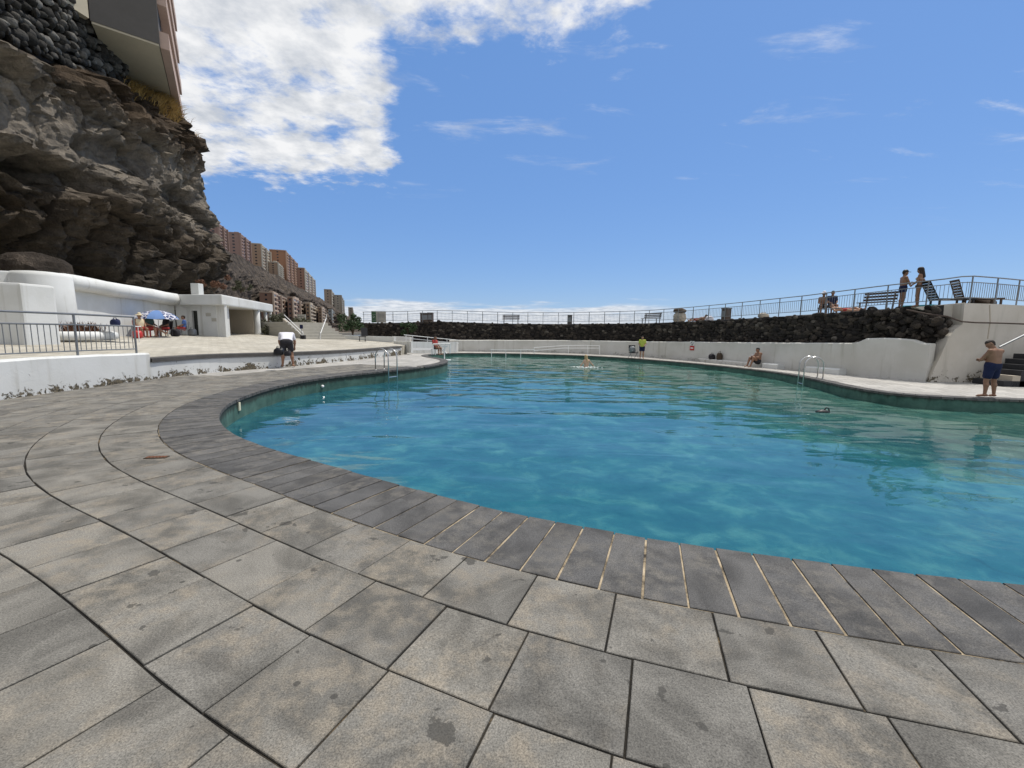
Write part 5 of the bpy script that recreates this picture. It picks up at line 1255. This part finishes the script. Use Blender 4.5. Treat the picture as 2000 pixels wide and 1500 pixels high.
# the couple on the promenade
q_ = prom(1757, .45)
person('man in black cap and dark trunks talking on the promenade', q_, G(-108), stand(elL=(-.22, .10, 1.13), elR=(.22, .12, 1.13), wrL=(.05, .24, 1.16), wrR=(-.05, .26, 1.12), knL=(-.12, .02, .5), knR=(.12, .02, .5)), 'skin_dark', [('trunks', 'navy', 'trunks')], (('short', 'hair_dark'), ('cap', 'black')), .97, .010, 1.0, 1.05)
q_ = prom(1787, .35)
person('long haired woman in bikini with hand on hip on the promenade', q_, G(38), stand(shL=(-.165, -.015, 1.40), shR=(.165, -.015, 1.40), elR=(.40, -.10, 1.18), wrR=(.17, .0, 1.02), elL=(-.2, .05, 1.12), wrL=(-.12, .2, 1.0), hpL=(-.10, 0, .92), hpR=(.10, 0, .92), face=(0, 1, -.15)), 'skin_dark', [('bikini_top', 'tan', 'bikini_top'), ('bikini_bottom', 'wood_dark', 'bikini_bottom')], ('long', 'hair_dark'), .98, .010, .9, .95, bust=.055)
# lifeguard
pg = PD(1253, 700.5); pg.z = zd(pg.x, pg.y)
person('lifeguard in yellow shirt and navy shorts standing at the far pool edge', pg, G(165), stand(elL=(-.26, .02, 1.14), wrL=(-.17, .22, 1.02), elR=(.25, .02, 1.13), wrR=(.17, .2, 1.0)), 'skin', [('shirt', 'hivis', 'shirt'), ('shorts', 'navy', 'shorts')], ('short', 'hair_dark'), .98, .011, 1.06, 1.1)
# swimmer, waist deep
ps = P(1145, 717, WATER); ps.z = WATER - .98
person('fair haired woman in dark bikini bottoms wading waist deep in the pool', ps, G(12), stand(head=(-.02, .05, 1.62), elR=(.36, .05, 1.20), wrR=(.55, .10, 1.02), elL=(-.29, .02, 1.17), wrL=(-.40, .06, 1.0), shL=(-.165, -.015, 1.40), shR=(.165, -.015, 1.40)), 'skin_light', [('bikini_bottom', 'dark_cloth', 'bikini_bottom')], ('long', 'hair_fair'), 1.0, .011, .92, 1.0)
fo = MB()
for k in range(150):
    a_ = R.uniform(0, 6.28); r_ = R.uniform(.15, .85); c = Vector((ps.x + math.cos(a_) * r_ * 1.2, ps.y - .2 + math.sin(a_) * r_ * .5, WATER + R.uniform(.0, .035))); s_ = R.uniform(.01, .045)
    fo.add([c + Vector((s_ * math.cos(b), s_ * math.sin(b) * .7, 0)) for b in (0, 1.2, 2.5, 3.8, 5)] + [c + Vector((0, 0, s_ * .5))], [(i, (i + 1) % 5, 5) for i in range(5)])
tag(stuff(fo.build('splash', 'foam', fix=False)), 'white splash foam round the wading woman', 'foam')
# bending man with his bag
pb_ = P(562, 717, 0.0); wd = Vector((-.75, .66, 0))
person('man in white shirt and dark shorts bending over his bag at the terrace ledge', pb_, G(25), stand(pelvis=(0, -.06, 1.0), neck=(0, .40, 1.30), head=(0, .56, 1.20), shL=(-.2, .36, 1.27), shR=(.2, .36, 1.27), elL=(-.27, .42, 1.0), elR=(.27, .42, 1.0), wrL=(-.24, .5, .78), wrR=(.26, .40, .76),
       hpL=(-.1, -.05, .97), hpR=(.1, -.05, .97), knL=(-.14, .02, .52), knR=(.16, .02, .52), anL=(-.17, -.04, .085), anR=(.2, -.04, .085), toL=(-.2, .12, .03), toR=(.24, .12, .03), face=(0, .7, -.7)), 'skin_dark', [('shirt', 'white_cloth', 'shirt'), ('shorts', 'dark_cloth', 'shorts')], ('short', 'hair_grey'), 1.12, .010, 1.08, 1.12)
def bag(p, s, mat, label, rz=0, name='bag'):
    t = thing(name, label, 'bag', p, rz); rows_ = []
    for k in range(9):
        ph = math.pi * k / 8; row_ = []
        for j in range(17):
            th = 2 * math.pi * j / 16; sg = lambda v, e_: math.copysign(abs(v) ** e_, v)
            row_.append((s[0] * .5 * sg(math.cos(th), .55) * max(.03, math.sin(ph)) ** .5 * (1 - .18 * k / 8), s[1] * .5 * sg(math.sin(th), .55) * max(.03, math.sin(ph)) ** .5 * (1 - .3 * k / 8), s[2] * .5 * (1 - sg(math.cos(ph), .6)) + .03 * math.sin(3 * th) * k / 8))
        rows_.append(row_)
    MB().grid(rows_).build('body', mat, t, smooth=True, fix=False)
    MB().tube([(-s[0] * .25, 0, s[2] * .8), (-s[0] * .15, 0, s[2] * 1.25), (s[0] * .15, 0, s[2] * 1.25), (s[0] * .25, 0, s[2] * .8)], .015, 6).build('handle', mat, t, smooth=True)
q_ = PT(545, 694); bag(q_, (.42, .3, .30), 'black', 'large black bag on the terrace ledge left of the bending man')
q_ = PT(562, 695); bag(q_, (.28, .22, .2), 'dark_cloth', 'smaller dark bag on the terrace ledge behind the bending man')
# seated man against the far wall, knees drawn up
ip = min(range(len(wb)), key=lambda i: abs(col_of(wb[i]) - 1493)); b0 = offset(wb, .42)[ip]; zs_ = zd(*b0)
person('bare chested man sitting on the wall ledge with drawn up knees', (b0[0] - .05, b0[1] + .02, zs_ + .20), G(100), sit_floor(knL=(-.13, .40, .35), knR=(.13, .42, .32), anL=(-.12, .55, -.12), anR=(.12, .58, -.12), toL=(-.13, .70, -.17), toR=(.13, .73, -.17)), 'skin_dark', [('trunks', 'dark_cloth', 'trunks')], ('short', 'hair_dark'), 1.02, .011, 1.05, 1.1)
for px, mat, lab, s_ in ((1399, 'dark_cloth', 'dark bag on the ledge of the far wall', (.5, .34, .34)), (1414, 'bark', 'brown towel bundle on the ledge of the far wall', (.4, .34, .46)), (1480, 'white_cloth', 'pale bag beside the sitting man', (.34, .3, .4))):
    ip = min(range(len(wb)), key=lambda i: abs(col_of(wb[i]) - px)); b0 = offset(wb, .22)[ip]; bag(Vector((b0[0], b0[1], zd(*b0) + .21)), s_, mat, lab, .4)
# small figures on the promenade
q_ = prom(1605, .8); person('person in white sun hat seated left of the small pair on the promenade', q_, G(150), sit_chair(), 'skin_dark', [('trunks', 'dark_cloth', 'trunks')], (('short', 'hair_dark'), ('hat', 'white_cloth')), .95, .014)
def stool(p, rz, label, mat, h=.42):
    t = thing('stool', label, 'stool', p, rz); MB().box((0, 0, h - .02), (.42, .42, .04)).build('seat', mat, t)
    for a_ in (-.17, .17):
        for b_ in (-.17, .17): MB().box((a_, b_, h / 2 - .02), (.035, .035, h - .04)).build('leg', mat, t)
stool(q_, G(150), 'low dark stool under the hatted person on the promenade', 'wood_dark', .40)
q_ = prom(1622, .8); person('dark haired person seated right of the small pair on the promenade', q_, G(160), sit_chair(), 'skin_dark', [('shirt', 'navy', 'shirt'), ('trunks', 'dark_cloth', 'shorts')], ('short', 'hair_dark'), .95, .014)
stool(q_, G(160), 'low dark stool under the dark haired person on the promenade', 'wood_dark', .40)
q_ = prom(1650, .5); person('sunbather lying on the promenade left of the slatted bench', q_, tangent(1650) + G(-90), lying(), 'skin', [('trunks', 'red_cloth', 'trunks')], ('short', 'hair_dark'), 1.0, .014)
q_ = prom(1363, .45); person('sunbather lying on the promenade left of the brown bin', q_, tangent(1363) + G(90), lying(), 'skin', [('trunks', 'red_cloth', 'trunks')], ('short', 'hair_dark'), 1.0, .014)
q_ = prom(1386, .4); bag(q_, (.6, .4, .3), 'white_cloth', 'pale beach bag by the railing left of the brown bin'); q_ = prom(1491, .4); bag(q_, (.7, .4, .28), 'tan', 'beige bag by the railing above the sitting man')
# person by the pool lift
q_ = AT(850, 693, 29.6); q_.z = 0; person('person in dark red swimwear seated by the pool lift', q_, G(-120), sit_chair(), 'skin_dark', [('shirt', 'red_cloth', 'shirt'), ('trunks', 'dark_cloth', 'shorts')], ('short', 'hair_dark'), 1.0, .014)
stool(q_, G(-120), 'white stool under the person by the pool lift', 'rail_white', .40)
# folding stand beside the lifeguard
q_ = PD(1237, 699.5); q_.z = zd(q_.x, q_.y); t = thing('camp_chair', 'folding camp chair with grey bags beside the lifeguard', 'chair', q_, .3)
MB().box((0, 0, .42), (.55, .5, .05)).build('seat', 'dark_cloth', t); MB().box((0, .25, .75), (.55, .05, .5), rx=-.15).build('backrest', 'dark_cloth', t)
for a_ in (-1, 1):
    MB().tube([(a_ * .28, -.25, 0), (a_ * .26, .25, .75)], .018, 6).build('leg', 'galv', t); MB().tube([(a_ * .28, .28, 0), (a_ * .26, -.25, .6)], .018, 6).build('leg', 'galv', t)
bag(q_ + Vector((-.1, 0, .445)), (.5, .4, .45), 'galv', 'grey bag on the folding camp chair')
# group in the shade of the beach umbrella on the terrace
def TP(px, Y): q_ = AT(px, 655, Y); q_.z = zt(q_.x); return q_
def red_chair(p, rz, label, mat='red'):
    t = thing('plastic_chair', label, 'chair', p, rz, 'chairs on the terrace'); MB().box((0, 0, .42), (.46, .44, .035)).build('seat', mat, t, bevel=.01); MB().box((0, -.23, .68), (.46, .03, .5), rx=.15).build('backrest', mat, t, bevel=.01)
    for a_ in (-.2, .2):
        for b_ in (-.18, .18): MB().box((a_, b_, .205), (.035, .035, .41)).build('leg', mat, t)
q_ = TP(275, 23.6); red_chair(q_, G(-115), 'red plastic chair under the person in the straw hat'); person('person in straw hat and pale top seated on a red chair', q_, G(-115), sit_chair(), 'skin_dark', [('vest', 'straw', 'top'), ('shorts', 'red_cloth', 'shorts')], (('short', 'hair_dark'), ('hat', 'straw')), 1.0, .012)
q_ = TP(294, 24.6); red_chair(q_, G(-95), 'red plastic chair in the umbrella shade'); person('person in dark green shirt and cap leaning back in the umbrella shade', q_, G(-95), sit_chair(knL=(-.12, .44, .42), anL=(-.12, .80, .2), toL=(-.13, .9, .28), head=(0, -.02, 1.16), knR=(.12, .44, .46)), 'skin', [('shirt', 'green_cloth', 'shirt'), ('shorts', 'red_cloth', 'shorts')], (('short', 'hair_dark'), ('cap', 'black')), 1.05, .012)
q_ = TP(326, 26.0); red_chair(q_, G(160), 'dark chair below the umbrella edge', 'dark_cloth'); person('person in dark clothes seated under the umbrella edge', q_, G(160), sit_chair(), 'skin_dark', [('shirt', 'dark_cloth', 'shirt'), ('shorts', 'red_cloth', 'shorts')], ('short', 'hair_dark'), 1.0, .012)
q_ = TP(361, 28.0); red_chair(q_, G(120), 'pale folding chair by the kiosk door', 'galv'); person('person in blue shirt seated by the kiosk door', q_, G(120), sit_chair(), 'skin_dark', [('shirt', 'blue_cloth', 'shirt'), ('shorts', 'red_cloth', 'shorts')], ('short', 'hair_dark'), 1.0, .012)
q_ = TP(273, 23.2); q_.x += .3; q_.y -= .5; q_.z = zt(q_.x); bag(q_, (.5, .4, .4), 'red', 'bright red bag on the terrace by the straw hatted person')
for px, lab, mat in ((343, 'dark beach bag on the terrace under the umbrella edge', 'dark_cloth'), (376, 'grey rucksack leaning by the kiosk door', 'galv')): bag(TP(px, 26.5 if px < 350 else 28.4), (.55, .4, .45), mat, lab)
# beach umbrella
def umb_mat():
    m, t = new_mat('blue patterned umbrella cloth'); tc_ = t.n('ShaderNodeTexCoord').outputs['Object']; v_ = t.n('ShaderNodeTexVoronoi', {'Vector': tc_, 'Scale': 5.5}, feature='DISTANCE_TO_EDGE').outputs['Distance']
    ang = t.math('ARCTAN2', t.n('ShaderNodeSeparateXYZ', {0: tc_}).outputs[1], t.n('ShaderNodeSeparateXYZ', {0: tc_}).outputs[0]); seg_ = t.step(t.math('SINE', t.math('MULTIPLY', ang, 4.0)), -.05, .05)
    lace = t.mix(t.step(v_, .12, .08), (0.035, 0.05, 0.13), (0.55, 0.55, 0.6)); c = t.mix(seg_, lace, (0.12, 0.21, 0.42)); finish(t, c, .8); M['umbrella'] = m
umb_mat()
q_ = TP(311, 25.0); hb = AT(311, 606, q_.y).z - q_.z
t = thing('beach_umbrella', 'blue and white lace patterned beach umbrella on the terrace', 'umbrella', q_, .2)
MB().tube([(0, 0, 0), (.03, 0, hb - .02)], .018, 8).build('pole', 'rail_white', t)
rows_ = []
for k in range(7):
    a_ = k / 6 * 1.15; r_ = 1.05 * math.sin(a_) / math.sin(1.15); z = hb - .5 * (1 - math.cos(a_)) / (1 - math.cos(1.15)); rows_.append([((r_ * (1 - .04 * (j % 2) * k / 6)) * math.cos(j * math.pi / 8) + .001 * math.cos(j), r_ * math.sin(j * math.pi / 8), z - .03 * (j % 2) * k / 6) for j in range(17)])
can_ = MB().grid(rows_).build('canopy', 'umbrella', t, smooth=False, fix=False)
for j in range(8): a_ = j * math.pi / 4; MB().tube([(0, 0, hb - .05), (.55 * math.cos(a_), .55 * math.sin(a_), hb - .2), (1.0 * math.cos(a_), 1.0 * math.sin(a_), hb - .5)], .006, 4).build('rib', 'galv', can_)
# white table behind the parapet railing
q_ = TP(236, 19.5); t = thing('folding_table', 'white folding table behind the steel railing', 'table', q_, .3)
MB().box((0, 0, .73), (1.3, .7, .04)).build('table_top', 'rail_white', t)
for a_ in (-.55, .55):
    for b_ in (-.28, .28): MB().tube([(a_, b_, 0), (a_, b_, .72)], .02, 6).build('leg', 'rail_white', t)
bag(q_ + Vector((-.2, 0, .752)), (.4, .3, .28), 'navy', 'navy bag on the white folding table')

# warning sign on the far wall, water level plates
ip = min(range(len(wb)), key=lambda i: abs(col_of(wb[i]) - 1350)); b0 = Vector((*offset(wb, .03)[ip], 0)); rz = math.atan2(wb[ip + 1][1] - wb[ip - 1][1], wb[ip + 1][0] - wb[ip - 1][0])
t = thing('warning_sign', 'small white and red warning sign on the far wall', 'sign', (b0.x, b0.y, AT(1350, 684, b0.y).z), rz)
MB().box((0, 0, .16), (.38, .03, .32)).build('red_plate', 'sign_red', t); MB().box((0, 0, .5), (.38, .03, .32)).build('white_plate', 'sign_white', t)
wp_ = t.children[-1]
MB().tube([(.12 * math.cos(a_), -.02, .5 + .12 * math.sin(a_)) for a_ in np.linspace(0, 6.28, 14)[:-1]], .014, 5, True).build('prohibition_ring', 'black', t); MB().tube([(-.08, -.02, .58), (.08, -.02, .42)], .014, 5).build('prohibition_bar', 'black', t)
MB().box((0, -.018, .16), (.28, .006, .07)).build('text_line', 'sign_white', t)
i_ = min(range(len(lip)), key=lambda i: (lip[i].x + 6.6) ** 2 + (lip[i].y - 10.2) ** 2); p = lip[i_] - lipn[i_] * .02
tag(MB().box((p.x, p.y, -.20), (.10, .03, .20), rz=math.atan2(lipn[i_].y, lipn[i_].x) + math.pi / 2).build('depth_plate', 'cream', bevel=.004), 'small cream depth plate on the left pool wall', 'plate')
i_ = min(range(len(lip)), key=lambda i: (lip[i].x + 6.75) ** 2 + (lip[i].y - 14.8) ** 2); p = lip[i_] - lipn[i_] * .03
t = thing('pool_light', 'small round white light on the left pool wall', 'light', (p.x, p.y, -.30)); MB().lathe((0, 0, 0), [(.012, -.05), (.05, -.025), (.058, 0), (.05, .025), (.012, .05)], 14).build('lens', 'rail_white', t, smooth=True); MB().tube([(.0 + .06 * math.cos(a_), .06 * math.sin(a_), 0) for a_ in np.linspace(0, 6.28, 14)[:-1]], .012, 5, True).build('bezel', 'steel', t)
# floating pole with its dark cable
W_ = WATER - .07
pth = [P(x, y, W_) for x, y in ((1948, 921), (1975, 930), (2040, 941))]; t = thing('floating_pole', 'pale pole floating in the pool at the right edge', 'pole', pth[0]); child_build(MB().tube(pth, .03, 8), 'shaft', 'cream', t); child_build(MB().tube([pth[0] - (pth[1] - pth[0]).normalized() * .12, pth[0]], .055, 8), 'end_cap', 'foam', t)
cb = [(1615, 806), (1680, 838), (1760, 858), (1850, 872), (1900, 878), (1905, 884), (1860, 878), (1862, 884), (1900, 896), (1960, 912), (2030, 926)]
tag(MB().tube([P(x, y, W_ - .005) for x, y in cb], .009, 6).build('floating_cable', 'black', smooth=True), 'thin dark cable floating across the pool on the right', 'cable')
q_ = P(1606, 806, WATER); t = thing('pool_float', 'small black float on the water left of the cable', 'float', q_); boulder((0, 0, .02), (.20, .11, .07), 7, None, '').build('body', 'black', t, smooth=True); MB().tube([(.05, 0, .08), (.10, 0, .15), (.17, 0, .13), (.2, 0, .02)], .018, 6).build('handle', 'black', t, smooth=True)
# rusty drain in the paving
q_ = P(306, 893, .004); t = thing('drain_grate', 'rusty drain strip in the paving beside the coping', 'drain', q_, .15); MB().box((0, 0, .0), (.26, .09, .008)).build('frame', 'bark', t)
for k in range(6): MB().box((-.1 + k * .04, 0, .006), (.018, .07, .006)).build('bar', simple('rust', (.16, .06, .03), .9) if k == 0 else bpy.data.materials['rust'], t)
